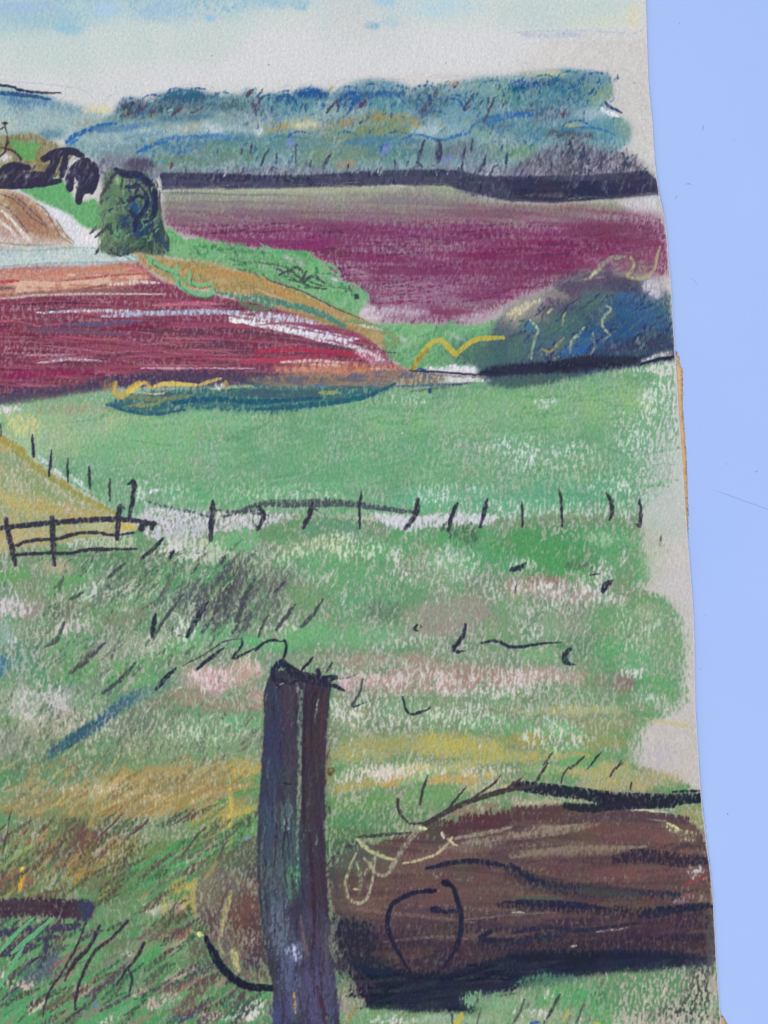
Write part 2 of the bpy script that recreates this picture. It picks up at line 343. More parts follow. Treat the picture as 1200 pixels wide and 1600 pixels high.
blobs([(255, 168, 78, 17, -10, (62, 92, 112), (84, 112, 128)), (290, 152, 50, 9, 0, (58, 98, 128)), (350, 172, 42, 15, 0, (78, 112, 128)), (205, 168, 24, 12, 0, (66, 78, 100)),
       (300, 195, 110, 14, -4, (140, 168, 170), (160, 182, 180)), (320, 225, 110, 12, -5, (88, 134, 156)), (370, 240, 60, 16, 0, (108, 146, 134)), (300, 250, 70, 12, 0, (112, 142, 134)), (290, 186, 50, 7, -4, (88, 128, 152)),
       (450, 168, 44, 16, 0, (92, 146, 160)), (490, 148, 26, 9, 0, (40, 88, 148)), (450, 158, 20, 8, 0, (44, 94, 142)), (550, 155, 28, 12, 0, (50, 100, 158)), (610, 165, 48, 16, 0, (96, 152, 164)), (670, 165, 34, 18, 0, (68, 108, 138)), (595, 133, 30, 9, 0, (112, 158, 178)),
       (600, 148, 34, 6, 0, (50, 98, 148)), (400, 170, 14, 14, 0, (80, 108, 128)), (412, 200, 30, 10, -12, (160, 180, 178)), (480, 195, 42, 9, 0, (178, 184, 160)), (560, 190, 60, 10, -8, (142, 150, 122)), (620, 190, 44, 9, 4, (140, 148, 112)),
       (530, 215, 120, 14, -3, (122, 148, 128)), (600, 205, 60, 9, 0, (128, 146, 116)), (450, 228, 70, 16, 0, (106, 148, 150)), (540, 245, 80, 14, -3, (120, 150, 132)), (620, 238, 50, 16, 0, (96, 138, 142)),
       (600, 222, 70, 8, 0, (92, 136, 158)), (700, 200, 44, 14, 0, (150, 184, 198)), (740, 165, 44, 20, 0, (96, 148, 162)), (770, 140, 34, 16, 0, (130, 170, 164)), (720, 180, 36, 14, 0, (120, 164, 184)), (745, 205, 24, 12, 0, (134, 170, 164)),
       (830, 155, 56, 14, 0, (84, 138, 150)), (860, 132, 40, 9, -4, (34, 82, 132)), (812, 138, 16, 8, 0, (34, 88, 132)), (900, 145, 44, 18, 0, (72, 126, 148)), (935, 148, 22, 16, 0, (134, 166, 140)), (905, 120, 40, 9, 0, (112, 150, 168)), (936, 128, 18, 10, 0, (120, 154, 172)),
       (850, 117, 38, 6, 0, (196, 200, 178)), (860, 178, 60, 12, 0, (84, 112, 134)), (920, 195, 50, 14, 0, (108, 160, 178)), (925, 178, 34, 9, 0, (164, 190, 204)), (840, 205, 60, 16, 0, (94, 142, 160)), (950, 210, 34, 16, 0, (98, 148, 164)),
       (975, 205, 12, 12, 0, (140, 168, 158)), (800, 235, 44, 12, 0, (118, 158, 128)), (730, 240, 54, 16, 0, (118, 134, 148)), (890, 212, 40, 9, 4, (86, 92, 108)), (770, 195, 34, 9, 0, (70, 116, 156))])
blobs([(335, 201, 17, 8, 8, (226, 230, 236)), (300, 202, 22, 5, -20, (182, 168, 128)), (480, 196, 22, 5, -4, (212, 210, 182)), (540, 193, 18, 4, -8, (166, 142, 104)), (430, 203, 24, 5, -18, (172, 166, 118)), (453, 224, 6, 6, 0, (128, 146, 206)),
       (600, 234, 12, 7, -30, (126, 142, 208)), (610, 182, 30, 3, -4, (160, 150, 104)), (648, 195, 12, 4, 40, (166, 158, 108)), (895, 197, 14, 3, 0, (186, 182, 130)), (540, 258, 18, 6, 0, (160, 152, 128)), (709, 133, 10, 4, 0, (190, 160, 140)),
       (404, 205, 8, 14, 0, (196, 206, 212)), (665, 205, 24, 10, 0, (176, 204, 216)), (697, 250, 10, 4, 0, (134, 142, 196))], .85)
for P, c, w in [([(104, 224), (120, 212), (140, 204), (162, 198), (182, 194)], (46, 100, 164), 9), ([(110, 228), (124, 218)], (50, 108, 180), 6), ([(150, 204), (190, 203), (238, 196)], (78, 122, 162), 13), ([(195, 218), (240, 210), (262, 208)], (92, 134, 164), 10),
                ([(214, 240), (240, 228), (262, 222)], (52, 110, 174), 8), ([(246, 222), (276, 216), (310, 216), (345, 213), (372, 220)], (66, 120, 176), 7), ([(260, 236), (290, 238), (320, 224)], (84, 130, 168), 7),
                ([(432, 155), (446, 150), (458, 154), (465, 166)], (36, 88, 142), 6), ([(470, 152), (482, 144), (498, 144), (502, 154)], (36, 84, 146), 7), ([(530, 168), (540, 150), (555, 150), (566, 166)], (38, 88, 156), 7), ([(572, 158), (590, 148), (618, 148), (632, 162)], (48, 96, 150), 5),
                ([(702, 155), (716, 158), (726, 172)], (46, 96, 150), 5), ([(628, 219), (645, 212), (662, 213), (690, 220), (716, 212), (732, 208), (740, 198), (760, 194), (800, 184), (840, 180)], (58, 114, 170), 6),
                ([(750, 190), (775, 184), (800, 180), (830, 184)], (66, 116, 162), 10), ([(868, 212), (885, 204), (912, 200), (940, 204), (960, 212)], (64, 116, 162), 5), ([(800, 182), (816, 178), (834, 184)], (50, 104, 170), 5), ([(736, 203), (750, 195), (765, 205), (770, 222)], (120, 150, 140), 4),
                ([(415, 222), (440, 214), (480, 218)], (70, 126, 160), 5), ([(540, 226), (580, 218), (626, 216)], (82, 128, 162), 6), ([(230, 166), (270, 152), (320, 154)], (52, 96, 122), 6), ([(255, 150), (285, 144), (312, 146)], (50, 108, 140), 6)]:
    stroke(P, c, w, .85, .5)
for P, w in [([(400, 168), (406, 158), (417, 150)], 6), ([(396, 164), (401, 182)], 8), ([(558, 172), (566, 164), (575, 154)], 6), ([(562, 168), (570, 164)], 6), ([(510, 178), (520, 166), (532, 156)], 5), ([(680, 152), (683, 140)], 6), ([(724, 172), (732, 160), (741, 146)], 4.5), ([(726, 174), (736, 164)], 4), ([(335, 154), (337, 146)], 4),
             ([(385, 152), (396, 142)], 7), ([(190, 184), (215, 174), (232, 168)], 8), ([(236, 182), (250, 166)], 5), ([(270, 182), (285, 170)], 6), ([(660, 178), (672, 160)], 7), ([(756, 190), (772, 155)], 5), ([(878, 185), (884, 172)], 6), ([(300, 178), (318, 168)], 6)]:
    stroke(P, (84, 70, 92), w, .8, .45, (.7, .4))
stroke([(944, 161), (952, 168), (960, 172), (970, 178)], (50, 70, 110), 6, .95, .3)
stroke([(938, 170), (950, 178), (965, 184)], (224, 226, 234), 8, .8, .4)
# woodland dappling
for P, c, n, l, w in [([(180, 150), (960, 118), (960, 235), (180, 262)], [(66, 112, 150), (104, 150, 168), (150, 180, 186), (84, 126, 122), (140, 150, 118), (56, 96, 136), (92, 136, 172)], 300, 14, 5), ([(380, 150), (960, 118), (960, 160), (380, 180)], [(34, 80, 132), (46, 96, 146), (64, 84, 104), (110, 158, 168)], 110, 12, 5)]:
    hatch(P, c, int(n*1.3), -64, l, w*1.0, .5, 16)
for cx, cy, r in [(205, 168, 18), (240, 164, 20), (278, 154, 20), (310, 152, 18), (350, 160, 20), (425, 162, 18), (448, 156, 18), (485, 152, 18), (545, 150, 20), (585, 146, 20), (620, 148, 18), (665, 150, 22), (712, 162, 18), (770, 142, 22), (815, 140, 18), (850, 134, 22), (890, 128, 22), (930, 130, 22), (470, 222, 22), (540, 226, 26), (300, 232, 26), (620, 222, 22), (770, 200, 24), (840, 190, 26), (900, 208, 26), (680, 190, 22)]:
    a0 = rng.uniform(-2.9, -2.5); stroke([(cx+r*math.cos(a0+k*.5), cy+r*.7*math.sin(a0+k*.5)) for k in range(5)], (38+rng.integers(0, 30), 84+rng.integers(0, 30), 134+rng.integers(0, 26)), 5, .5, .6)
# ---- dark tree line
part('drawn_tree_line', None, 'dark navy band of trees below the woodland')
fill([(795, 266), (840, 237), (870, 226), (900, 217), (930, 231), (965, 238), (985, 240), (1005, 258), (1024, 282), (1020, 290), (795, 290)], [(100, 100, 120), (120, 120, 138), (90, 88, 106)], .74, 5, 6, .18, tex='d', tex2='sm')
fill([(700, 272), (740, 256), (800, 262), (860, 262), (860, 292), (700, 292)], [(118, 120, 142), (140, 144, 162)], .66, 4, 5, .2, tex='sm')
fill([(140, 262), (160, 242), (180, 244), (195, 250), (215, 247), (240, 256), (262, 268), (330, 268), (400, 262), (560, 266), (640, 262), (720, 262), (720, 282), (150, 282)], [(104, 106, 128), (124, 128, 140)], .72, 5, 5, .18, tex='sm')
fill(ell(220, 259, 24, 11), [(82, 80, 102)], .85, 3, 3, .1)
fill([(250, 272), (330, 271), (400, 274), (480, 275), (555, 269), (640, 266), (700, 266), (760, 276), (830, 276), (900, 276), (1010, 268), (1028, 288), (1029, 306), (960, 312), (860, 318), (800, 316), (760, 308), (700, 293), (620, 290), (540, 293), (400, 297), (255, 297)], [(54, 57, 82), (62, 64, 88), (72, 74, 98)], 1.15, 1, 1.5, .18, tex='h', tex2='sm')
fill([(790, 282), (900, 284), (1000, 280), (1026, 292), (1028, 304), (960, 311), (860, 317), (800, 312)], [(46, 50, 76), (56, 56, 80)], 1.2, 2, 2, .15, tex='h')
fill([(700, 294), (790, 292), (820, 314), (740, 311)], [(64, 70, 92)], .66, 7, 5, .15, ids=False)
stroke([(640, 292), (700, 298), (740, 304)], (92, 98, 108), 5, .6)
fill([(840, 304), (880, 302), (878, 308), (842, 309)], [(112, 100, 100)], .7, 2, 2, .1, ids=False)
fill([(320, 295), (352, 296), (350, 299), (318, 298)], [(200, 204, 208)], .9, 1, 1, .1, ids=False)
TL = PID[0]
for P, w in [([(409, 260), (413, 248), (421, 234)], 5), ([(431, 258), (434, 240)], 3.5), ([(463, 256), (463, 228), (468, 230)], 3), ([(506, 264), (511, 252), (518, 240)], 6), ([(484, 262), (486, 252)], 5), ([(617, 264), (617, 250)], 4), ([(636, 260), (638, 252)], 4), ([(651, 262), (656, 240), (664, 219)], 6), ([(655, 256), (660, 262)], 4),
             ([(684, 252), (686, 238), (684, 219)], 11), ([(722, 282), (723, 250), (728, 226)], 5), ([(714, 276), (716, 262)], 6), ([(740, 276), (756, 256)], 8), ([(756, 268), (758, 244)], 5), ([(766, 282), (768, 266), (778, 258)], 6), ([(790, 262), (792, 240)], 5), ([(378, 242), (380, 232)], 4), ([(392, 240), (394, 224)], 5), ([(268, 264), (270, 256)], 5),
             ([(802, 282), (806, 268)], 4), ([(893, 290), (898, 270)], 5), ([(941, 298), (944, 272)], 6), ([(962, 286), (970, 270)], 5), ([(860, 270), (862, 250)], 4), ([(908, 262), (912, 232)], 8), ([(940, 262), (938, 238)], 5), ([(980, 262), (972, 240)], 5), ([(420, 270), (428, 262), (436, 268)], 4), ([(738, 218), (736, 240)], 4)]:
    stroke(P, (62, 68, 94), w, .85, .4, (.8, .35))
stroke([(266, 266), (270, 257)], (120, 60, 80), 5, .9)
hatch([(800, 262), (870, 226), (900, 217), (985, 240), (1024, 285), (800, 285)], [(78, 78, 100), (104, 104, 124), (60, 62, 88)], 90, -64, 18, 4, .7)
hatch([(255, 255), (800, 262), (800, 272), (255, 272)], [(150, 160, 172), (110, 118, 138), (176, 180, 190)], 90, -66, 12, 4, .6)
fill([(110, 226), (160, 206), (230, 196), (330, 192), (400, 196), (380, 210), (250, 214), (160, 232)], [(168, 190, 196)], .42, 6, 5, .25, ids=False, tex='sm')
hatch([(255, 268), (700, 262), (800, 272), (1010, 270), (1024, 300), (800, 312), (700, 288), (255, 294)], [(84, 86, 106), (100, 102, 120), (44, 48, 70)], 150, -70, 14, 4, .45, 12)
hatch([(255, 288), (700, 284), (800, 306), (1024, 298), (1024, 310), (800, 318), (255, 298)], [(84, 88, 104), (120, 124, 122)], 50, -2, 40, 3, .4, 3)
# ---- pale strip above the plum field
part('drawn_field_edge', None, 'pale olive strip above the plum field')
fill([(255, 298), (400, 298), (540, 294), (700, 291), (735, 308), (790, 318), (870, 319), (960, 313), (1030, 308), (1034, 335), (900, 338), (260, 350)], [(142, 150, 136), (152, 157, 136)], .9, 3, 2, .1, tex='h', tex2='sm')
fill([(960, 316), (1030, 306), (1036, 336), (990, 336)], [(204, 202, 208)], .8, 4, 4, .1, ids=False)
stroke([(252, 302), (310, 303), (380, 306), (450, 304)], (92, 100, 112), 2.6, .8, .3)
stroke([(258, 306), (330, 304), (460, 306)], (112, 122, 112), 2.2, .7, .3)
fill([(340, 298), (540, 296), (620, 296), (620, 302), (340, 304)], [(172, 182, 150)], .7, 2, 2, .2, ids=False)
# ---- plum field
part('drawn_plum_field', None, 'magenta and plum ploughed field')
PL = [(262, 326), (400, 320), (560, 316), (640, 316), (760, 324), (900, 326), (1000, 338), (1036, 342), (1044, 400), (1046, 430), (1000, 432), (960, 420), (900, 440), (860, 452), (800, 470), (768, 492), (740, 510), (640, 508), (575, 498), (570, 470), (545, 450), (520, 425), (485, 402), (430, 392), (380, 390), (330, 378), (280, 362), (258, 352)]
fill(PL, [(120, 72, 102), (136, 86, 118), (126, 60, 98)], .88, 8, 3, .12, tex='h2', tex2='h')
fill([(262, 328), (640, 318), (900, 328), (1034, 346), (900, 352), (600, 346), (270, 352)], [(140, 128, 126), (126, 100, 114)], .78, 12, 2, .12, tex='h', ids=False)
for cx, cy, rx, ry, a, c, D in [(470, 378, 66, 11, -3, (134, 52, 110), .75), (390, 366, 74, 10, 0, (130, 66, 108), .7), (600, 368, 100, 12, -2, (122, 62, 102), .8), (730, 362, 60, 16, 0, (120, 66, 104), .8), (860, 390, 150, 18, -4, (118, 46, 86), .9), (960, 362, 74, 12, 0, (118, 66, 92), .85),
                                (700, 420, 130, 16, -5, (122, 60, 98), .75), (840, 428, 80, 14, -8, (120, 58, 94), .85), (640, 460, 70, 22, 0, (158, 124, 146), .65), (720, 470, 60, 18, 0, (146, 110, 136), .6), (620, 488, 54, 10, 0, (186, 168, 184), .7), (760, 455, 50, 12, -10, (122, 66, 102), .75), (1000, 400, 44, 24, 0, (132, 70, 96), .7), (750, 495, 40, 8, -8, (184, 168, 184), .7), (560, 425, 24, 9, 30, (170, 130, 156), .6)]:
    patch(cx, cy, rx, ry, [c], D, a, dn=.25, tex='h', tex2='sm')
hatch([(290, 350), (1030, 350), (1030, 420), (760, 470), (600, 480), (540, 430)], [(122, 54, 96), (134, 54, 104), (112, 60, 92), (134, 76, 110), (98, 50, 80)], 240, -5, 60, 4, .55, 4)
hatch([(300, 345), (1030, 345), (1030, 420), (760, 480), (600, 480), (540, 430)], [(150, 104, 130), (160, 120, 142), (104, 58, 88)], 120, -72, 14, 3, .38, 8)
fill([(258, 305), (640, 300), (740, 314), (740, 326), (560, 332), (262, 338)], [(146, 152, 138), (132, 128, 128)], .55, 9, 3, .15, ids=False, tex='h')
# ---- hedge and green corner
part('drawn_hedge', None, 'bright green hedge running down between the fields')
fill([(245, 352), (268, 358), (290, 374), (330, 378), (380, 384), (400, 392), (425, 390), (470, 396), (500, 408), (522, 428), (550, 450), (576, 458), (575, 475), (562, 485), (562, 505), (640, 508), (740, 508), (790, 495), (800, 505), (790, 530), (742, 566), (700, 578), (640, 578), (605, 560), (596, 540), (560, 510), (500, 470), (400, 432), (330, 412), (262, 402), (240, 392)], [(98, 158, 108), (112, 170, 122), (124, 176, 128)], .98, 2, 4, .12, tex='mid', tex2='sm')
for P, c, w, D in [([(440, 412), (475, 395), (490, 408), (500, 424)], (92, 170, 110), 7, .9), ([(425, 402), (440, 394), (480, 400)], (90, 164, 108), 8, .9), ([(300, 384), (360, 392), (420, 396)], (78, 140, 92), 8, .8), ([(265, 362), (285, 378), (310, 384)], (96, 172, 110), 8, .9),
                   ([(436, 430), (455, 424), (470, 436), (480, 424)], (62, 78, 74), 5, .85), ([(452, 438), (470, 442), (490, 450), (510, 452)], (60, 82, 76), 5, .8), ([(480, 438), (500, 446), (545, 452)], (54, 90, 72), 3.5, .85), ([(556, 462), (560, 466)], (62, 62, 80), 9, .9), ([(580, 470), (586, 478)], (96, 80, 96), 6, .8), ([(582, 490), (594, 482)], (96, 80, 96), 5, .75),
                   ([(390, 410), (440, 416), (462, 428)], (80, 110, 84), 5, .7), ([(350, 398), (380, 412), (400, 410)], (74, 112, 84), 6, .7), ([(620, 548), (650, 530), (680, 512)], (140, 186, 146), 7, .6), ([(640, 560), (670, 545), (690, 520)], (84, 150, 100), 7, .7), ([(700, 514), (740, 520), (770, 510)], (98, 172, 116), 6, .8), ([(545, 448), (551, 462)], (70, 90, 84), 3, .9)]:
    stroke(P, c, w, D)
fill([(562, 470), (572, 480), (562, 494), (582, 505), (600, 500), (590, 480)], [(206, 194, 208)], .7, 2, 2, ids=False)
hatch([(270, 366), (480, 400), (570, 460), (560, 490), (480, 450), (300, 400)], [(84, 142, 94), (130, 184, 134), (72, 120, 88), (108, 172, 116)], 70, 24, 24, 5, .6, 28, 5)
for P in ([(300, 386), (310, 374), (326, 380), (330, 394), (346, 384)], [(400, 398), (416, 386), (430, 398), (440, 408)], [(500, 420), (516, 414), (530, 428), (524, 440)], [(536, 446), (552, 444), (566, 458), (562, 474)]): stroke(P, (112, 176, 122), 5, .85, .4)
for P in ([(450, 428), (462, 418), (476, 430), (466, 440), (454, 434)], [(470, 444), (490, 432), (508, 444)], [(430, 420), (446, 426)]): stroke(P, (66, 84, 80), 6, .7, .4)
hatch([(600, 512), (770, 512), (740, 560), (650, 574), (606, 556)], [(90, 152, 102), (130, 182, 136), (104, 168, 114)], 40, -38, 40, 7, .6, 12)
for x, y in ((451, 404), (470, 412), (523, 438), (720, 530), (628, 530), (712, 528)): patch(x, y, 9, 3, [(206, 196, 208)], .7, 30)
# ---- stubble field, road and band on the left
part('drawn_stubble_field', None, 'tan stubble field with furrow lines at the left')
fill([(-460, 300), (0, 293), (30, 300), (60, 318), (90, 348), (118, 380), (110, 392), (-460, 400)], [(170, 136, 112), (188, 158, 134), (206, 188, 168)], .86, 3, 3, .2, tex='d2', tex2='sm')
fill([(0, 300), (30, 305), (60, 330), (90, 368), (60, 372), (20, 340)], [(160, 122, 98)], .8, 6, 4, .2, ids=False)
for P in ([(0, 318), (20, 332), (36, 352), (48, 368)], [(0, 304), (25, 314), (50, 340), (75, 355)], [(18, 303), (45, 325), (74, 352)]): stroke(P, (96, 84, 92), 3, .7, .3)
for P in ([(0, 345), (20, 362), (34, 384)], [(4, 330), (26, 352), (44, 378)], [(50, 380), (20, 345)], [(-10, 352), (8, 385)]): stroke(P, (226, 222, 222), 6, .75)
fill([(0, 356), (16, 374), (60, 372), (110, 378), (120, 392), (0, 394)], [(210, 206, 206), (184, 170, 158)], .6, 4, 4, .25, ids=False, tex='sm')
stroke([(0, 380), (40, 384), (80, 384)], (150, 130, 122), 4, .6)
part('drawn_white_road', None, 'white chalky track beside the stubble field')
fill([(6, 292), (30, 294), (62, 314), (96, 330), (120, 345), (138, 360), (158, 366), (160, 392), (120, 394), (112, 372), (88, 342), (56, 312), (30, 300)], [(224, 226, 234), (214, 216, 226)], .95, 2, 3, .1)
stroke([(58, 319), (72, 328), (82, 345), (94, 368), (114, 382)], (92, 92, 104), 2.4, .95, .3)
stroke([(90, 345), (100, 362), (118, 381)], (84, 84, 98), 2.2, .95, .3)
part('drawn_pale_band', None, 'pale teal chalk band above the crimson field')
fill([(-460, 392), (0, 388), (60, 386), (160, 388), (215, 400), (222, 414), (150, 416), (60, 420), (0, 424), (-460, 430)], [(176, 196, 198), (204, 212, 214), (188, 204, 200)], .92, 3, 3, .14, tex='sm', tex2='h')
stroke([(0, 392), (60, 392), (130, 388), (200, 395)], (150, 176, 172), 4, .6)
stroke([(0, 418), (60, 413), (140, 411), (215, 409)], (146, 178, 182), 4, .7)
part('drawn_green_verge', None, 'small green verge left of the round tree')
fill([(30, 296), (62, 290), (100, 282), (112, 300), (118, 318), (150, 312), (166, 330), (164, 345), (152, 360), (132, 356), (112, 336), (62, 314)], [(92, 160, 102), (104, 168, 112)], 1.0, 2, 3, .1)
# ---- hedge left
part('drawn_dark_hedge', None, 'dark hedge with ochre leaves at the left edge')
fill([(-460, 225), (0, 212), (50, 209), (96, 230), (120, 238), (112, 250), (92, 280), (0, 285), (-460, 290)], [(134, 122, 84), (120, 118, 82), (148, 142, 112)], .92, 3, 5, .15, tex='mid', tex2='sm')
fill([(16, 216), (44, 222), (66, 232), (52, 250), (30, 246)], [(98, 160, 96)], .95, 2, 3, ids=False)
patch(8, 248, 14, 7, [(210, 206, 204)], .8)
for P, w in [([(-300, 300), (-100, 288), (0, 282), (40, 282), (75, 278)], 22), ([(0, 272), (20, 262), (46, 264)], 12), ([(60, 285), (78, 272), (86, 256), (94, 240)], 13), ([(70, 250), (90, 240), (115, 238), (130, 246)], 11), ([(98, 276), (102, 258), (104, 242)], 10), ([(110, 296), (112, 276), (122, 260), (138, 252)], 12), ([(128, 300), (136, 280), (142, 262), (150, 268)], 15), ([(124, 316), (128, 300), (144, 294), (152, 276)], 12), ([(126, 280), (130, 256)], 14), ([(144, 302), (152, 284)], 8), ([(0, 292), (50, 290), (95, 284)], 10)]:
    stroke(P, (54, 52, 74), w*1.12, 1.3, .4, (.8, .7), ids=PID[0], tw=.7)
hatch([(0, 264), (75, 262), (90, 240), (130, 244), (150, 270), (130, 312), (112, 280), (0, 292)], [(84, 80, 98), (100, 98, 112), (66, 62, 82)], 60, -58, 16, 3.4, .6, 16)
for P, w in [([(12, 212), (10, 200), (4, 192)], 3), ([(4, 232), (18, 236), (30, 244), (33, 252), (27, 258)], 5), ([(10, 232), (14, 222), (12, 214)], 5), ([(0, 248), (8, 240), (12, 232)], 4), ([(6, 194), (14, 194)], 6), ([(0, 205), (8, 200)], 3), ([(-60, 250), (-30, 225), (0, 220)], 6)]:
    stroke(P, (70, 58, 66), w, .95, .3)
for x, y in ((8, 277), (44, 276), (106, 270), (105, 284)): patch(x, y, 4, 2.5, [(190, 190, 198)], .7)
# ---- tree
tree = part('drawn_tree', None, 'round dark green tree with navy outline strokes')
fill([(160, 280), (178, 266), (205, 266), (232, 272), (246, 292), (254, 330), (256, 360), (263, 382), (262, 395), (245, 403), (222, 396), (198, 398), (178, 402), (160, 392), (158, 350), (160, 320)], [(78, 96, 86), (92, 116, 94), (66, 84, 82)], 1.0, 2, 4, .1, tex='sm', tex2='mid')
blobs([(182, 300, 18, 26, 10, (104, 138, 106)), (172, 345, 14, 24, 0, (112, 146, 112)), (190, 376, 16, 20, 15, (88, 112, 90)), (184, 366, 7, 12, 10, (126, 184, 132)), (186, 284, 5, 7, -30, (146, 186, 144)), (166, 330, 8, 12, 0, (134, 170, 134)), (205, 312, 16, 8, 0, (100, 140, 100)), (210, 326, 9, 14, 20, (48, 86, 140)), (222, 352, 16, 22, 0, (46, 70, 104)), (240, 362, 10, 14, 0, (44, 74, 116)), (196, 350, 6, 12, 0, (56, 92, 130)), (228, 385, 14, 10, 0, (70, 98, 84)), (206, 382, 10, 10, 0, (80, 104, 88))], .95)
for P, c, w in [([(182, 266), (196, 274), (214, 274), (230, 284), (240, 300), (243, 326), (236, 350)], (46, 50, 78), 12), ([(190, 292), (206, 294), (220, 290)], (48, 56, 76), 6), ([(228, 302), (230, 324), (214, 346), (212, 364)], (42, 50, 84), 9), ([(202, 318), (216, 308), (230, 312)], (48, 56, 84), 6), ([(220, 340), (236, 352), (250, 376), (262, 382)], (46, 56, 84), 8), ([(204, 330), (222, 352)], (44, 54, 84), 7), ([(184, 270), (170, 290), (160, 310), (160, 326)], (84, 80, 84), 6), ([(142, 366), (152, 356), (162, 350)], (78, 94, 92), 6), ([(160, 392), (162, 370), (170, 352)], (76, 88, 80), 5), ([(190, 400), (210, 390), (228, 396)], (66, 84, 80), 6), ([(170, 330), (188, 318), (198, 300)], (70, 90, 80), 4), ([(250, 300), (252, 340)], (96, 84, 98), 4), ([(252, 372), (262, 392)], (56, 80, 92), 7), ([(236, 280), (246, 276)], (90, 134, 184), 3.5), ([(196, 340), (202, 360), (196, 376)], (60, 80, 92), 5), ([(232, 358), (238, 398)], (50, 66, 84), 6)]:
    stroke(P, c, w, 1.15, .45, ids=tree, tw=.7)
hatch([(166, 280), (240, 280), (256, 380), (180, 396), (162, 350)], [(120, 160, 118), (58, 78, 74), (96, 132, 100), (52, 68, 84), (44, 76, 116)], 60, -60, 20, 5, .75, 25, 4)
for P in ([(165, 300), (178, 276), (196, 268), (214, 272)], [(226, 284), (214, 300), (204, 318), (212, 340)], [(200, 296), (214, 290), (228, 300), (236, 318)], [(216, 348), (230, 336), (240, 352), (232, 372)], [(168, 388), (186, 400), (206, 396), (216, 388)], [(240, 376), (252, 384), (258, 398)]):
    stroke(P, (56, 60, 76), 5, .62, .5)
hatch([(160, 300), (185, 290), (180, 396), (156, 392), (150, 360)], [(112, 146, 112), (92, 124, 98), (130, 160, 128)], 26, -50, 18, 7, .7, 20)
for P in ([(150, 372), (162, 362), (172, 350)], [(156, 390), (150, 398)], [(252, 352), (262, 372), (264, 392)], [(246, 390), (256, 404)]): stroke(P, (62, 78, 76), 6, .7, .4)
# ---- crimson field
part('drawn_crimson_field', None, 'crimson and orange ploughed field with white streaks')
CR = [(-460, 440), (0, 422), (60, 418), (150, 416), (218, 410), (250, 438), (290, 452), (350, 466), (400, 474), (470, 490), (530, 505), (572, 524), (600, 548), (612, 568), (640, 580), (600, 598), (400, 600), (200, 600), (150, 612), (60, 628), (0, 640), (-460, 690)]
fill(CR, [(130, 64, 86), (114, 58, 80), (146, 76, 98)], 1.0, 3, 4, .12, tex='h', tex2='h2')
fill([(-460, 442), (0, 423), (100, 418), (215, 412), (240, 436), (200, 448), (100, 458), (0, 466), (-460, 480)], [(204, 156, 132), (192, 130, 110), (214, 178, 156)], .9, 4, 4, .2, tex='h', tex2='sm')
for P, c, w, D in [([(0, 441), (30, 440)], (176, 62, 76), 6, .9), ([(-40, 452), (24, 451)], (112, 100, 108), 7, .7), ([(100, 440), (170, 432), (230, 428)], (166, 92, 92), 5, .7), ([(130, 452), (190, 444), (250, 440)], (126, 78, 86), 4, .7), ([(0, 468), (60, 462), (150, 460), (260, 460)], (200, 184, 180), 5, .75), ([(170, 446), (220, 442), (250, 443)], (216, 208, 204), 6, .7), ([(0, 462), (120, 455), (230, 455)], (140, 100, 92), 6, .6), ([(60, 430), (120, 424), (200, 418)], (198, 132, 98), 7, .7), ([(200, 424), (236, 422)], (196, 110, 122), 5, .8)]:
    stroke(P, c, w, D)
hatch([(-400, 470), (0, 468), (380, 475), (590, 550), (560, 580), (0, 620), (-400, 650)], [(112, 48, 74), (146, 60, 88), (84, 52, 76), (168, 92, 112), (120, 64, 92), (136, 46, 78), (100, 66, 84), (178, 110, 130)], 430, 2, 100, 3.6, .66, 3)
for P, c, w, D in [([(60, 490), (150, 486), (260, 490), (330, 486), (400, 498), (470, 512), (560, 530)], (206, 212, 226), 7, .55), ([(160, 495), (240, 490), (320, 489), (398, 488)], (176, 194, 216), 9, .58), ([(360, 498), (400, 506), (440, 514), (500, 526), (552, 532)], (228, 230, 238), 10, .8), ([(470, 524), (520, 528), (560, 545), (600, 562)], (220, 216, 226), 9, .65), ([(400, 492), (450, 498), (520, 506)], (200, 206, 224), 14, .6), ([(460, 520), (490, 530), (560, 545)], (210, 208, 220), 5, .6),
                   ([(400, 508), (470, 506), (540, 520)], (150, 80, 108), 3.5, .8), ([(60, 568), (110, 562), (160, 564)], (198, 182, 198), 5, .62), ([(40, 556), (120, 554)], (176, 148, 166), 4, .5), ([(100, 508), (170, 506), (230, 500)], (98, 84, 122), 8, .65), ([(40, 515), (120, 518), (200, 524)], (104, 86, 112), 9, .5), ([(240, 478), (300, 474), (350, 476)], (196, 110, 132), 7, .7), ([(220, 576), (300, 576), (400, 576)], (208, 176, 196), 4, .72), ([(360, 502), (390, 504)], (240, 238, 244), 7, .9),
                   ([(400, 550), (470, 546), (560, 556), (590, 562)], (170, 50, 80), 9, .8), ([(380, 566), (450, 562), (520, 560)], (176, 66, 92), 8, .75), ([(410, 528), (480, 536), (560, 550)], (110, 60, 84), 6, .7), ([(440, 566), (500, 564), (540, 568)], (222, 196, 192), 6, .65), ([(0, 590), (60, 584), (150, 580)], (140, 42, 88), 12, .7), ([(280, 520), (340, 516), (400, 520)], (92, 62, 84), 7, .6), ([(260, 545), (340, 542), (400, 548)], (98, 66, 84), 7, .5)]:
    stroke(P, c, w, D, .45, (.5, .4))
fill([(430, 575), (520, 566), (600, 570), (650, 578), (640, 592), (520, 596), (430, 590)], [(206, 144, 118), (186, 124, 106), (212, 170, 150)], .8, 4, 4, .2, tex='h', ids=False)
fill([(545, 545), (590, 550), (612, 572), (580, 570)], [(214, 196, 206)], .6, 3, 3, ids=False)
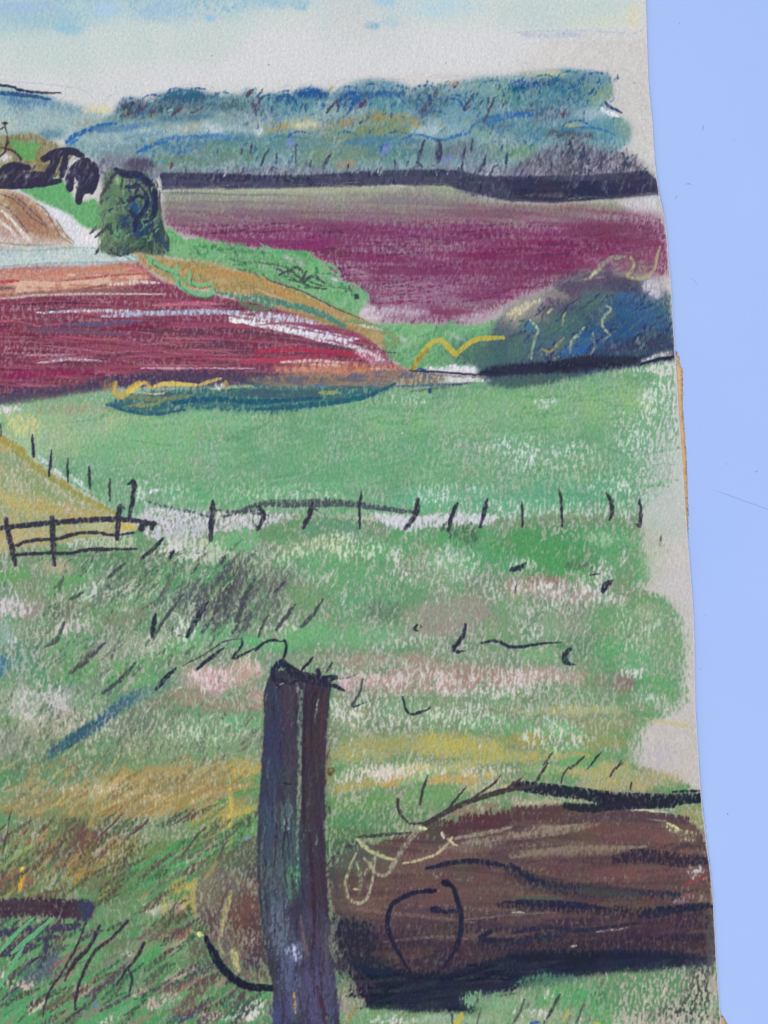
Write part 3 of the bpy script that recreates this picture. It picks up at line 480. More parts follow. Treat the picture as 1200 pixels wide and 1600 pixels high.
fill([(-460, 680), (-200, 650), (0, 616), (60, 608), (120, 602), (160, 590), (220, 582), (320, 578), (440, 584), (560, 592), (600, 598), (400, 606), (200, 606), (120, 618), (60, 628), (0, 640), (-460, 700)], [(70, 60, 90), (80, 68, 92)], .95, 4, 4, .15, tex='h', ids=False)
fill([(160, 596), (180, 594), (196, 622), (160, 612)], [(140, 122, 92)], .75, 3, 3, ids=False)
# ---- ochre path
part('drawn_ochre_path', None, 'ochre track edging the hedge')
fill([(205, 394), (232, 398), (262, 404), (330, 410), (400, 434), (460, 452), (520, 480), (570, 500), (600, 520), (600, 545), (560, 520), (500, 505), (440, 484), (380, 462), (300, 452), (262, 440), (232, 420)], [(166, 136, 84), (148, 134, 86), (178, 152, 108)], .95, 3, 3, .14, tex='d2', tex2='sm')
for P, c, w, D in [([(308, 422), (340, 428), (400, 436), (450, 460), (520, 488)], (178, 142, 88), 13, .85), ([(228, 402), (250, 416), (275, 432), (300, 446)], (116, 156, 110), 10, .8), ([(400, 452), (440, 468), (490, 488), (520, 500)], (196, 158, 120), 6, .7), ([(395, 462), (440, 474), (500, 490), (540, 512)], (72, 130, 120), 11, .85), ([(340, 458), (400, 470), (430, 482)], (82, 134, 112), 9, .8), ([(370, 466), (390, 480), (420, 484)], (96, 122, 96), 9, .7),
                   ([(410, 430), (425, 440), (470, 455), (520, 480), (572, 502)], (84, 86, 82), 3.5, .9), ([(540, 500), (580, 510), (620, 530), (600, 545)], (128, 148, 104), 10, .8), ([(560, 508), (598, 516)], (212, 190, 200), 6, .6), ([(370, 420), (400, 428), (410, 440)], (110, 120, 90), 6, .6), ([(400, 398), (398, 410)], (70, 96, 80), 3, .5)]:
    stroke(P, c, w, D)
for P, w in (([(236, 402), (236, 410), (252, 418), (272, 424)], 8), ([(277, 416), (277, 436), (288, 452), (308, 460), (328, 460), (334, 448)], 9), ([(298, 424), (296, 440), (312, 446), (330, 444), (332, 456)], 6)):
    stroke(P, (116, 184, 134), w, .98, .4)
    stroke([(x+4, y+5) for x, y in P], (78, 110, 88), 3, .5, .3)
for P in ([(190, 398), (200, 404), (214, 412)], [(204, 398), (220, 408)]): stroke(P, (120, 170, 168), 4, .8)
# ---- meadow
meadow = part('drawn_meadow', None, 'flat green meadow in the middle of the drawing')
ME = [(-460, 700), (0, 636), (60, 626), (150, 612), (300, 606), (600, 604), (760, 592), (900, 582), (1050, 566), (1054, 620), (1058, 680), (1050, 740), (1034, 770), (1012, 785), (1000, 800), (880, 812), (740, 808), (600, 806), (380, 808), (186, 806), (150, 780), (70, 728), (0, 672), (-460, 720)]
fill(ME, [(112, 162, 122), (122, 169, 130), (106, 160, 120)], .96, 5, 5, .1, tex='mid', tex2='sm', dust=.62, w=.7)
fill([(-10, 650), (60, 630), (180, 625), (300, 650), (250, 700), (120, 720), (40, 690)], [(170, 188, 142), (150, 184, 138)], .62, 14, 8, .15)
fill([(0, 655), (20, 645), (70, 655), (60, 690), (20, 685)], [(196, 202, 144)], .6, 8, 5, .2, ids=False)
for cx, cy, rx, ry, c, D in [(250, 700, 120, 40, (122, 180, 128), .6), (560, 720, 160, 40, (108, 166, 122), .62), (740, 780, 160, 20, (104, 172, 134), .7), (900, 770, 90, 26, (96, 164, 128), .75), (400, 770, 160, 22, (104, 168, 118), .68), (850, 640, 150, 30, (128, 178, 124), .62), (960, 620, 70, 24, (140, 182, 128), .65), (120, 640, 70, 9, (158, 160, 128), .6), (320, 660, 90, 18, (130, 182, 132), .6), (650, 660, 120, 20, (130, 180, 128), .5), (60, 700, 44, 22, (160, 190, 146), .6)]:
    patch(cx, cy, rx, ry, [c], D, dn=.22, tex='mid', tex2='sm')
for cx, cy, rx, ry, D in [(850, 628, 22, 8, .42), (990, 690, 26, 40, .4), (970, 660, 20, 30, .32), (1010, 640, 22, 40, .4), (640, 625, 40, 10, .3), (860, 720, 90, 30, .25), (250, 772, 60, 18, .32), (700, 770, 70, 20, .28), (480, 775, 60, 14, .28), (800, 700, 60, 16, .25), (1030, 620, 22, 30, .55), (1000, 580, 44, 7, .35), (960, 755, 50, 22, .28), (430, 770, 80, 16, .25), (800, 790, 120, 10, .3), (960, 790, 40, 14, .35)]:
    patch(cx, cy, rx, ry, [(196, 214, 202)], D*.86, dn=.22, tex='sm', tex2='mid', dust=0)
fill([(1000, 700), (1040, 640), (1062, 640), (1072, 760), (1074, 850), (1006, 830), (990, 770)], [(186, 196, 190)], .62, 9, 5, .1, ids=False)
fill([(1036, 570), (1056, 566), (1064, 700), (1070, 800), (1050, 800), (1040, 700)], [(196, 204, 198)], .6, 5, 5, .1, ids=False)
fill([(1030, 690), (1066, 690), (1074, 800), (1074, 850), (1010, 830), (1010, 760)], [(176, 190, 182)], .35, 8, 5, .1, ids=False, coarse=True)
fill([(-10, 636), (50, 632), (10, 650), (-20, 655)], [(214, 212, 216)], .7, 3, 3, ids=False)
for P in ([(655, 625), (652, 645), (647, 668)], [(749, 615), (746, 644)], [(482, 645), (481, 675)], [(567, 658), (567, 700)]): stroke(P, (110, 128, 132), 1.8, .6, .2)
stroke([(629, 676), (628, 677)], (216, 200, 216), 5, .8)
hatch([(60, 650), (1040, 600), (1040, 780), (240, 790)], [(98, 158, 114), (128, 180, 138), (110, 170, 128)], 260, -8, 60, 7, .42, 6)
# scrub along the meadow top
part('drawn_teal_scrub', None, 'dark teal scrub with yellow highlights above the meadow')
fill([(165, 634), (190, 620), (240, 612), (320, 606), (400, 598), (470, 600), (560, 600), (620, 592), (618, 604), (590, 618), (530, 632), (430, 646), (300, 640), (240, 649), (190, 642)], [(56, 102, 112), (70, 120, 116), (66, 96, 108)], .95, 3, 4, .15, tex='h', tex2='sm')
fill([(380, 592), (470, 584), (560, 582), (640, 578), (700, 590), (680, 604), (600, 606), (560, 604), (420, 604)], [(126, 116, 110), (150, 128, 102), (104, 104, 116)], .8, 3, 3, .2, tex='h', tex2='sm')
for P, c, w, D in [([(168, 632), (200, 642), (240, 648), (290, 640)], (46, 92, 116), 6, .9), ([(270, 630), (330, 624), (400, 628), (500, 622)], (36, 86, 112), 9, .85), ([(400, 640), (500, 632), (570, 620), (618, 600)], (40, 92, 112), 8, .9), ([(190, 618), (240, 624), (300, 618)], (130, 132, 96), 8, .75), ([(200, 634), (240, 632), (262, 622)], (140, 146, 104), 7, .65), ([(500, 614), (530, 614)], (156, 158, 100), 7, .8), ([(490, 602), (512, 602)], (84, 104, 162), 5, .8), ([(330, 608), (380, 604), (400, 606)], (170, 166, 130), 6, .7),
                   ([(540, 588), (560, 576), (580, 580)], (182, 130, 84), 5, .8), ([(620, 604), (680, 602), (720, 600)], (84, 108, 132), 6, .8), ([(640, 612), (690, 606), (740, 598), (760, 592)], (98, 124, 104), 5, .75), ([(200, 612), (250, 616), (262, 610)], (200, 190, 150), 4, .6)]:
    stroke(P, c, w, D)
for P, c, w in (([(182, 598), (180, 612), (190, 620), (198, 616), (212, 602), (226, 598), (236, 606)], (196, 168, 92), 9), ([(242, 604), (262, 600), (308, 602)], (214, 192, 104), 8), ([(312, 602), (330, 596), (346, 592)], (196, 176, 104), 6), ([(200, 614), (222, 600)], (216, 190, 92), 8), ([(354, 596), (350, 608)], (160, 142, 92), 7)): stroke(P, c, w, .98, .4)
patch(342, 604, 9, 5, [(216, 216, 216)], .8)
# ---- right bush
bush = part('drawn_navy_bush', None, 'dark blue rounded bush at the right of the drawing')
fill([(736, 560), (760, 535), (775, 505), (790, 486), (815, 470), (850, 460), (880, 446), (900, 430), (940, 424), (1000, 434), (1047, 462), (1052, 545), (1054, 560), (1000, 570), (900, 590), (800, 604), (760, 600), (750, 580)], [(62, 88, 104), (74, 94, 108), (54, 76, 106)], 1.02, 4, 4, .12, tex='mid', tex2='sm')
fill([(780, 500), (800, 474), (850, 462), (880, 450), (900, 440), (890, 470), (850, 500), (800, 520)], [(176, 172, 150), (150, 146, 140)], .85, 6, 5, .2, ids=False, tex='sm')
fill([(760, 510), (776, 492), (820, 466), (870, 444), (910, 420), (950, 404), (1000, 404), (1040, 440), (1046, 480), (960, 470), (880, 490), (820, 520), (780, 540)], [(128, 112, 122), (150, 140, 130), (104, 92, 110)], .5, 13, 8, .25, ids=False, tex='sm', tex2='d2', w=.6)
fill([(690, 565), (720, 545), (770, 540), (800, 560), (770, 578), (700, 575)], [(96, 140, 108)], .6, 9, 6, ids=False)
for cx, cy, rx, ry, a, c, D in [(930, 446, 60, 14, -5, (92, 82, 104), .85), (985, 450, 44, 12, 6, (76, 72, 98), .85), (870, 480, 26, 12, -20, (92, 84, 104), .8), (1020, 452, 22, 14, 30, (196, 190, 200), .8), (800, 520, 44, 18, -20, (104, 116, 118), .7), (880, 510, 44, 22, -10, (80, 112, 106), .75), (980, 480, 44, 18, 0, (52, 92, 134), .8), (1020, 500, 34, 22, 0, (56, 96, 136), .8), (960, 520, 60, 18, -8, (48, 82, 126), .8), (905, 545, 34, 12, -20, (50, 96, 158), .8), (850, 540, 44, 14, -10, (72, 104, 116), .7), (780, 560, 34, 14, 0, (60, 92, 134), .8), (930, 470, 26, 14, -20, (84, 110, 104), .7), (826, 510, 14, 10, 0, (72, 114, 140), .8), (1000, 540, 60, 12, -4, (60, 64, 92), .85), (985, 465, 20, 6, 0, (60, 104, 150), .7), (822, 478, 26, 8, -20, (200, 196, 168), .75), (805, 492, 18, 8, 0, (212, 206, 160), .6)]:
    patch(cx, cy, rx, ry, [c], D, a, dn=.25, tex='sm', tex2='d2')
hatch([(780, 510), (900, 450), (1040, 470), (1050, 540), (800, 575)], [(52, 74, 104), (64, 100, 128), (84, 110, 110), (54, 60, 92)], 120, -38, 26, 5, .55, 12)
fill([(690, 548), (730, 528), (790, 522), (830, 540), (800, 576), (740, 580), (710, 572)], [(78, 112, 104), (70, 98, 104)], .8, 8, 5, ids=False)
fill([(745, 584), (770, 572), (850, 566), (910, 556), (1000, 558), (1052, 548), (1053, 562), (1000, 570), (900, 582), (830, 588), (790, 590), (745, 588)], [(38, 43, 62), (45, 49, 68)], 1.2, 3, 4, .1, tex='h')
fill([(760, 590), (830, 586), (900, 584), (860, 600), (800, 606), (770, 604)], [(74, 100, 96)], .8, 3, 3, .15)
fill([(1000, 562), (1030, 552), (1050, 548), (1050, 556), (1004, 570)], [(196, 200, 206)], .7, 2, 2, ids=False)
stroke([(1000, 570), (1026, 562), (1053, 558)], (36, 38, 60), 6, 1)
fill([(1010, 574), (1050, 566), (1054, 590), (1030, 590)], [(206, 208, 208)], .75, 3, 3, ids=False)
for P, c, w, D in [([(922, 434), (932, 424), (942, 412), (958, 404), (976, 402)], (146, 146, 134), 9, .6), ([(984, 403), (990, 412), (986, 424), (980, 432), (996, 436), (1012, 432), (1022, 420), (1026, 400), (1030, 386)], (170, 160, 128), 6, .75), ([(920, 436), (928, 428), (936, 422)], (192, 190, 146), 6, .75), ([(947, 478), (954, 484), (944, 494), (940, 508), (945, 516), (952, 524), (942, 532)], (160, 170, 142), 5, .65), ([(912, 512), (904, 522), (894, 532), (890, 544), (890, 552)], (160, 174, 150), 6, .6), ([(842, 516), (836, 528), (832, 545), (830, 562)], (140, 168, 140), 5, .85), ([(828, 500), (836, 510), (842, 518)], (176, 186, 156), 5, .6), ([(846, 546), (858, 550), (870, 540), (880, 528)], (150, 140, 94), 5, .7), ([(884, 488), (880, 496), (878, 510)], (156, 164, 120), 4, .7), ([(926, 520), (928, 540), (922, 556)], (140, 150, 130), 4, .65), ([(856, 490), (862, 484)], (190, 196, 130), 5, .8), ([(900, 440), (920, 436), (944, 434)], (150, 120, 124), 5, .6)]:
    stroke(P, c, w, D, .4, (.8, .6))
zig = part('drawn_yellow_zigzag', None, 'yellow zigzag line left of the navy bush')
for P, w in (([(644, 578), (656, 558), (672, 538), (690, 530)], 9), ([(691, 533), (702, 545), (712, 555)], 9), ([(712, 555), (728, 540), (748, 530), (786, 528)], 8)):
    stroke(P, (192, 178, 78) if w == 9 else (188, 172, 74), w, 1.0, .35, (.7, .8), ids=zig)
use(-1)
stroke([(642, 580), (654, 562), (668, 545)], (150, 130, 60), 8, .8)
fill([(655, 576), (700, 572), (745, 574), (748, 584), (700, 584)], [(222, 222, 232)], .85, 2, 2)
stroke([(640, 580), (690, 582), (750, 586), (820, 584)], (48, 50, 78), 4, 1, .2)
stroke([(645, 582), (700, 588), (760, 590)], (120, 112, 112), 5, .7)
stroke([(652, 578), (664, 578)], (52, 70, 130), 5, .9)
fill([(690, 590), (740, 590), (770, 598), (700, 596)], [(210, 212, 214)], .7, 2, 2)
stroke([(670, 612), (672, 609)], (50, 70, 124), 9, 1)
stroke([(700, 602), (735, 598)], (60, 70, 96), 3.5, .8)
# ---- left slope behind the gate
part('drawn_slope', None, 'yellow green slope with an ochre rim behind the gate')
fill([(-460, 690), (0, 680), (60, 730), (120, 772), (186, 806), (190, 830), (120, 850), (0, 868), (-460, 880)], [(158, 164, 122), (140, 158, 118), (170, 166, 118)], .88, 4, 4, .12, tex='mid', tex2='sm')
for cx, cy, rx, ry, a, c, D in [(40, 790, 50, 14, 20, (182, 170, 110), .8), (100, 800, 50, 12, 10, (176, 162, 102), .75), (20, 720, 22, 12, 0, (136, 160, 124), .8), (60, 760, 50, 10, 35, (138, 158, 112), .7), (20, 845, 30, 18, 0, (184, 166, 116), .75), (60, 850, 26, 14, 0, (180, 164, 112), .7), (150, 820, 26, 8, 0, (176, 180, 140), .7)]:
    patch(cx, cy, rx, ry, [c], D, a, dn=.2, tex='sm')
stroke([(-300, 560), (0, 684), (40, 716), (80, 744), (130, 776), (188, 806)], (158, 148, 76), 12, .9, .5)
stroke([(20, 704), (60, 730), (110, 766), (150, 784)], (140, 152, 92), 6, .7)
for P in ([(62, 712), (80, 728)], [(84, 732), (104, 748)], [(110, 742), (140, 768)], [(118, 748), (130, 754)], [(232, 770), (250, 764)]): stroke(P, (214, 218, 224), 7, .62, dust=.1)
stroke([(90, 762), (130, 784)], (100, 116, 100), 1.6, .6)
# ---- rough grass
grass = part('drawn_rough_grass', None, 'rough foreground grass of green, khaki and pink pastel')
GR = [(-460, 860), (0, 862), (190, 838), (240, 812), (330, 800), (500, 806), (640, 816), (740, 812), (860, 800), (1000, 800), (1008, 850), (1010, 905), (985, 912), (1040, 935), (1058, 960), (1066, 1010), (1064, 1060), (1062, 1092), (1010, 1098), (1040, 1112), (985, 1150), (985, 1190), (1060, 1215), (1096, 1240), (1098, 1290), (1118, 1480), (1140, 1860), (-460, 1860)]
fill(GR, [(114, 142, 112), (130, 150, 120), (102, 148, 106)], .9, 5, 6, .16, tex='mid', tex2='sm', dust=.45)
# scrub and pale paper along the fence line
fill([(228, 790), (330, 800), (400, 798), (470, 806), (400, 826), (330, 832), (300, 850), (230, 842), (215, 812)], [(206, 204, 214), (186, 192, 196)], .9, 3, 4, .15, ids=False, tex='sm')
fill([(575, 800), (640, 806), (720, 800), (790, 806), (760, 820), (690, 822), (640, 832), (610, 826)], [(208, 208, 216)], .95, 2, 3, .1, ids=False)
fill([(790, 795), (1000, 796), (1000, 808), (860, 806), (790, 812)], [(180, 206, 194)], .6, 3, 3, .2, ids=False)
fill([(260, 838), (340, 840), (370, 868), (330, 884), (260, 870)], [(186, 196, 178)], .75, 5, 4, .2, ids=False)
for P, w, D in (([(372, 800), (400, 790), (430, 786), (470, 786), (520, 784), (570, 790), (610, 796), (648, 800)], 11, .72), ([(330, 796), (370, 800), (410, 796)], 6, .55), ([(440, 792), (560, 790), (630, 802)], 5, .7), ([(230, 782), (260, 792), (300, 800), (330, 808)], 6, .4), ([(350, 808), (380, 800), (420, 806)], 7, .55)):
    stroke(P, (76, 84, 92), w, D, .5, dust=.25)
def blob2(L, **k):
    for cx, cy, rx, ry, a, D, *c in L: patch(cx, cy, rx, ry, list(c), D, a, dn=.2, tex='mid', tex2='sm', **k)
G1, G2, G3 = (92, 158, 104), (80, 150, 96), (112, 172, 122)
PAP = (204, 206, 202)
blob2([(370, 845, 44, 16, 0, .9, G3), (520, 825, 60, 14, 0, .8, (98, 148, 116)), (600, 860, 80, 18, -4, .95, G1), (480, 880, 60, 18, 0, .9, (98, 164, 112)), (560, 900, 70, 20, 0, .85, (102, 160, 112)), (700, 840, 100, 16, 0, .95, G1), (700, 880, 60, 20, 0, .8, G3), (770, 870, 44, 26, 0, .95, (88, 160, 108)), (880, 850, 120, 28, 0, 1., G2), (860, 880, 60, 20, 10, 1., (80, 152, 92)), (960, 850, 40, 30, 10, .95, G1), (1000, 890, 16, 22, 0, .9, G1), (940, 840, 30, 12, 0, .6, (150, 190, 150)),
       (735, 838, 14, 14, 0, .75, (78, 120, 92)), (830, 840, 30, 10, 0, .9, G2), (905, 882, 24, 9, 0, .8, (80, 120, 92)), (520, 850, 44, 14, 0, .5, (190, 208, 170)), (440, 868, 26, 10, 0, .5, (190, 206, 178)), (540, 838, 30, 10, 0, .55, (192, 206, 176)), (300, 855, 40, 12, 0, .6, (180, 196, 170)),
       (20, 900, 30, 14, -10, .9, (102, 158, 98)), (110, 905, 60, 14, -20, .9, (98, 160, 104)), (60, 920, 40, 14, -20, .7, (126, 150, 116)), (170, 880, 50, 12, 0, .85, (96, 140, 104)), (250, 905, 50, 22, 0, 1., (86, 148, 94)), (330, 900, 40, 20, 0, .95, (92, 152, 104)), (200, 900, 40, 12, -40, .8, (92, 128, 100)), (90, 885, 24, 12, 0, .75, (176, 170, 142)), (220, 920, 40, 20, -20, .6, (180, 192, 164)),
       (20, 945, 26, 18, 0, .85, (196, 186, 188)), (60, 950, 30, 14, 0, .6, (150, 138, 132)), (110, 955, 50, 14, -20, .7, (114, 128, 106)), (140, 925, 30, 14, -30, .55, (180, 200, 184)), (90, 985, 30, 14, -20, .6, (184, 180, 170)), (160, 960, 44, 16, -20, .7, (104, 150, 104)), (200, 965, 44, 12, -10, .5, (128, 134, 112)), (240, 1005, 40, 12, -20, .6, (170, 176, 156)),
       (10, 985, 16, 26, 0, .7, (150, 172, 168)), (30, 1030, 30, 26, 0, .85, (82, 140, 122)), (60, 1050, 24, 30, 0, .85, (88, 148, 108)), (0, 1040, 10, 18, 0, .85, (70, 116, 144)), (110, 1010, 44, 18, -10, .7, (110, 162, 116)), (130, 1050, 40, 16, -30, .8, (102, 160, 104)), (200, 1045, 34, 20, -20, .85, (104, 166, 108)), (230, 1070, 26, 16, 0, .85, (102, 164, 106)), (180, 1010, 44, 16, -20, .55, (162, 168, 146)), (290, 1010, 40, 18, -10, .85, (98, 164, 108)), (275, 980, 34, 16, -30, .55, (196, 202, 188)), (335, 985, 40, 14, -20, .75, (104, 170, 118)), (375, 1000, 40, 12, 0, .85, (100, 170, 116)), (130, 1090, 40, 16, -20, .7, (110, 150, 110))])
blob2([(430, 900, 50, 24, -20, .6, (108, 140, 112)), (460, 860, 40, 14, 0, .5, (186, 204, 176)), (620, 870, 14, 16, 0, .55, PAP), (560, 940, 80, 26, -10, .8, (100, 158, 112)), (480, 940, 40, 20, 0, .75, (112, 150, 112)), (600, 960, 34, 20, 0, .85, (100, 128, 108)), (540, 990, 110, 20, 0, .85, (112, 170, 120)), (450, 1000, 44, 16, 0, .85, (106, 172, 116)), (430, 980, 40, 10, 0, .5, (192, 202, 184)), (680, 900, 44, 22, 0, .6, (124, 168, 128)), (640, 895, 40, 12, 0, .3, PAP), (700, 870, 26, 26, 0, .35, (196, 204, 190)),
       (720, 960, 90, 26, 0, .8, (148, 148, 132)), (690, 985, 60, 14, 0, .75, (150, 142, 138)), (740, 945, 34, 16, 0, .6, (152, 142, 136)), (640, 1000, 40, 12, 0, .5, (180, 196, 180)), (770, 985, 30, 24, 0, .7, (122, 156, 116)), (800, 950, 44, 22, 0, .8, (120, 156, 116)), (720, 900, 30, 10, 0, .4, PAP), (770, 925, 20, 14, 0, .45, PAP), (820, 915, 34, 14, 0, .75, (150, 138, 122)), (850, 905, 40, 10, 0, .6, (140, 118, 106)), (880, 930, 60, 12, 0, .6, (156, 136, 130)), (940, 890, 22, 20, 0, .45, PAP), (880, 945, 40, 16, 0, .5, PAP), (940, 935, 44, 12, 0, .5, PAP), (815, 880, 26, 8, 0, .6, PAP), (950, 915, 24, 8, 0, .7, (118, 140, 108)),
       (890, 975, 44, 24, 0, .7, (134, 156, 130)), (960, 970, 50, 22, 0, .8, (110, 156, 108)), (830, 985, 30, 20, 0, .45, PAP), (1020, 960, 34, 20, 0, .65, (134, 160, 124)), (1030, 1000, 32, 24, 0, .75, (118, 160, 118)), (910, 1010, 50, 18, 0, .8, (96, 140, 104)), (960, 1010, 40, 20, 0, .85, (98, 158, 104)), (1000, 1030, 44, 20, 0, .75, (104, 162, 114)), (1030, 1070, 34, 22, 0, .85, (88, 160, 102)), (990, 1050, 26, 10, 0, .4, PAP), (1010, 1090, 30, 10, 0, .55, (180, 196, 178)),
       (330, 1065, 60, 26, 0, .8, (178, 148, 144)), (350, 1060, 30, 16, 0, .6, (206, 182, 180)), (290, 1090, 40, 16, 0, .75, (150, 138, 118)), (380, 1050, 40, 16, 0, .75, (188, 152, 146)), (360, 1105, 50, 12, 0, .7, (146, 132, 116)), (405, 1090, 16, 20, 0, .75, (176, 142, 134)), (250, 1100, 34, 14, -20, .75, (126, 128, 112)),
       (470, 1030, 50, 10, 0, .75, (130, 150, 122)), (600, 1030, 90, 12, 0, .75, (158, 144, 124)), (700, 1050, 110, 16, 0, .75, (158, 136, 122)), (640, 1070, 120, 16, 0, .62, (162, 136, 126)), (780, 1055, 80, 16, 0, .7, (160, 128, 118)), (560, 1065, 40, 16, 0, .7, (180, 154, 152)), (860, 1055, 60, 16, 0, .75, (166, 144, 134)), (840, 1070, 40, 16, 0, .4, PAP), (740, 1080, 60, 10, 0, .4, PAP), (840, 1020, 40, 12, 0, .75, (122, 166, 122)), (720, 1020, 70, 8, 0, .6, (138, 156, 124)),
       (950, 1070, 44, 18, 0, .85, (124, 138, 110)), (970, 1065, 26, 12, 0, .7, (134, 118, 116)), (900, 1085, 60, 14, 0, .8, (120, 150, 112)), (890, 1110, 90, 8, 0, .75, (172, 176, 128)), (940, 1130, 60, 14, 0, .85, (136, 148, 114)), (930, 1160, 50, 16, 0, .8, (140, 150, 106)), (960, 1180, 30, 10, 0, .8, (104, 156, 112)), (860, 1140, 60, 14, 0, .7, (110, 170, 122)), (880, 1170, 40, 12, 0, .7, (108, 164, 116)), (780, 1130, 70, 14, 0, .7, (112, 164, 120)), (640, 1110, 80, 16, 0, .7, (120, 160, 124)), (560, 1120, 50, 20, 0, .7, (128, 146, 118)), (720, 1110, 60, 14, 0, .4, PAP), (600, 1130, 60, 12, 0, .4, PAP), (870, 1135, 30, 16, 0, .35, PAP), (700, 1100, 50, 16, 0, .55, (124, 148, 114))])
# lower left field, khaki band
blob2([(30, 1100, 40, 30, 0, .75, (150, 160, 142)), (70, 1130, 60, 20, -20, .7, (160, 160, 142)), (20, 1160, 40, 24, 0, .75, (132, 142, 134)), (100, 1095, 40, 16, -30, .6, (134, 146, 136)), (220, 1130, 60, 20, -20, .8, (106, 134, 112)), (330, 1140, 90, 22, -5, .85, (118, 156, 118)), (250, 1170, 100, 16, -5, .8, (122, 150, 114)), (360, 1170, 50, 14, -5, .75, (122, 158, 122)), (280, 1140, 50, 10, 0, .35, PAP), (380, 1130, 40, 14, 0, .7, (106, 168, 118)), (100, 1190, 110, 14, 0, .85, (106, 136, 106)), (20, 1215, 60, 14, -6, .85, (92, 138, 104)), (110, 1212, 70, 10, -8, .8, (106, 140, 104)),
       (260, 1215, 120, 18, -4, .85, (166, 150, 102)), (160, 1240, 90, 18, -6, .75, (174, 154, 112)), (280, 1240, 120, 18, -6, .85, (156, 136, 92)), (380, 1200, 40, 16, 0, .85, (180, 160, 92)), (200, 1262, 110, 16, -5, .85, (158, 138, 90)), (340, 1270, 50, 16, -20, .85, (160, 142, 88)), (60, 1255, 70, 16, -4, .75, (146, 138, 98)), (150, 1232, 60, 10, 0, .4, (206, 196, 170)), (230, 1240, 40, 8, 0, .4, (206, 196, 160)), (260, 1222, 34, 12, 0, .8, (140, 126, 92))])
hatch([(0, 1195), (400, 1180), (400, 1260), (0, 1290)], [(150, 132, 88), (172, 156, 108), (134, 126, 92), (186, 170, 118)], 130, -28, 40, 8, .55, 8)
blob2([(80, 1300, 90, 22, -10, .85, (118, 132, 96)), (40, 1330, 50, 20, -25, .85, (122, 146, 104)), (125, 1300, 34, 16, 10, .9, (104, 78, 80)), (140, 1320, 30, 16, -30, .85, (110, 84, 84)), (90, 1320, 44, 20, -20, .8, (110, 96, 84)), (160, 1330, 20, 10, -30, .8, (180, 162, 152)), (175, 1310, 20, 14, 0, .8, (186, 160, 148)), (20, 1380, 40, 16, 0, .85, (118, 92, 82)), (50, 1365, 44, 14, -20, .75, (134, 104, 92)), (80, 1360, 14, 16, 20, .85, (184, 144, 74)), (110, 1350, 44, 14, -10, .7, (130, 104, 92)), (8, 1310, 12, 12, 0, .75, (112, 100, 110)), (130, 1380, 50, 14, 0, .85, (106, 124, 92)), (60, 1395, 50, 9, 0, .8, (112, 116, 88)), (150, 1350, 26, 10, -30, .8, (150, 128, 78)), (190, 1330, 30, 20, -40, .85, (132, 120, 72)), (120, 1365, 16, 14, 30, .8, (168, 138, 70)), (190, 1370, 40, 20, -20, .85, (110, 124, 88)), (200, 1395, 60, 14, -5, .85, (102, 128, 90))])
hatch([(0, 1290), (180, 1270), (260, 1330), (230, 1400), (0, 1405)], [(116, 134, 92), (98, 82, 80), (134, 122, 84), (150, 108, 84), (90, 120, 88), (170, 146, 88)], 120, -48, 34, 6, .7, 9)
blob2([(250, 1330, 40, 20, -25, .85, (108, 136, 88)), (230, 1360, 50, 16, -25, .9, (90, 150, 96)), (265, 1355, 50, 12, -28, .85, (84, 160, 100)), (300, 1310, 50, 10, -28, .8, (104, 146, 96)), (350, 1290, 40, 10, -28, .85, (118, 134, 86)), (370, 1275, 40, 14, -20, .85, (176, 164, 92)), (360, 1330, 40, 20, -20, .8, (96, 138, 100)), (390, 1300, 30, 20, -20, .85, (92, 152, 96)), (390, 1330, 30, 26, 0, .8, (96, 112, 108)), (320, 1330, 34, 14, -30, .75, (150, 146, 132)), (300, 1350, 20, 10, -30, .7, (196, 188, 180)), (320, 1360, 34, 12, -40, .85, (96, 146, 100)), (280, 1380, 40, 12, -25, .9, (86, 150, 94)), (240, 1410, 30, 18, 0, .8, (170, 176, 160)), (235, 1418, 14, 14, 0, .7, (208, 204, 204)), (200, 1420, 34, 14, -20, .85, (104, 146, 104)), (278, 1388, 16, 20, -40, .85, (204, 168, 92)), (292, 1400, 8, 30, 10, .9, (184, 174, 100)), (278, 1420, 12, 12, 0, .85, (196, 158, 158)), (275, 1435, 24, 10, -20, .85, (116, 82, 80)), (258, 1416, 7, 20, 0, .8, (186, 178, 120)), (360, 1310, 6, 50, 12, .6, (180, 172, 96))])
hatch([(200, 1360), (330, 1290), (400, 1270), (400, 1320), (300, 1400), (200, 1420)], [(84, 148, 94), (104, 132, 90), (150, 150, 94), (92, 110, 92), (70, 130, 92)], 70, -32, 60, 10, .66, 7)
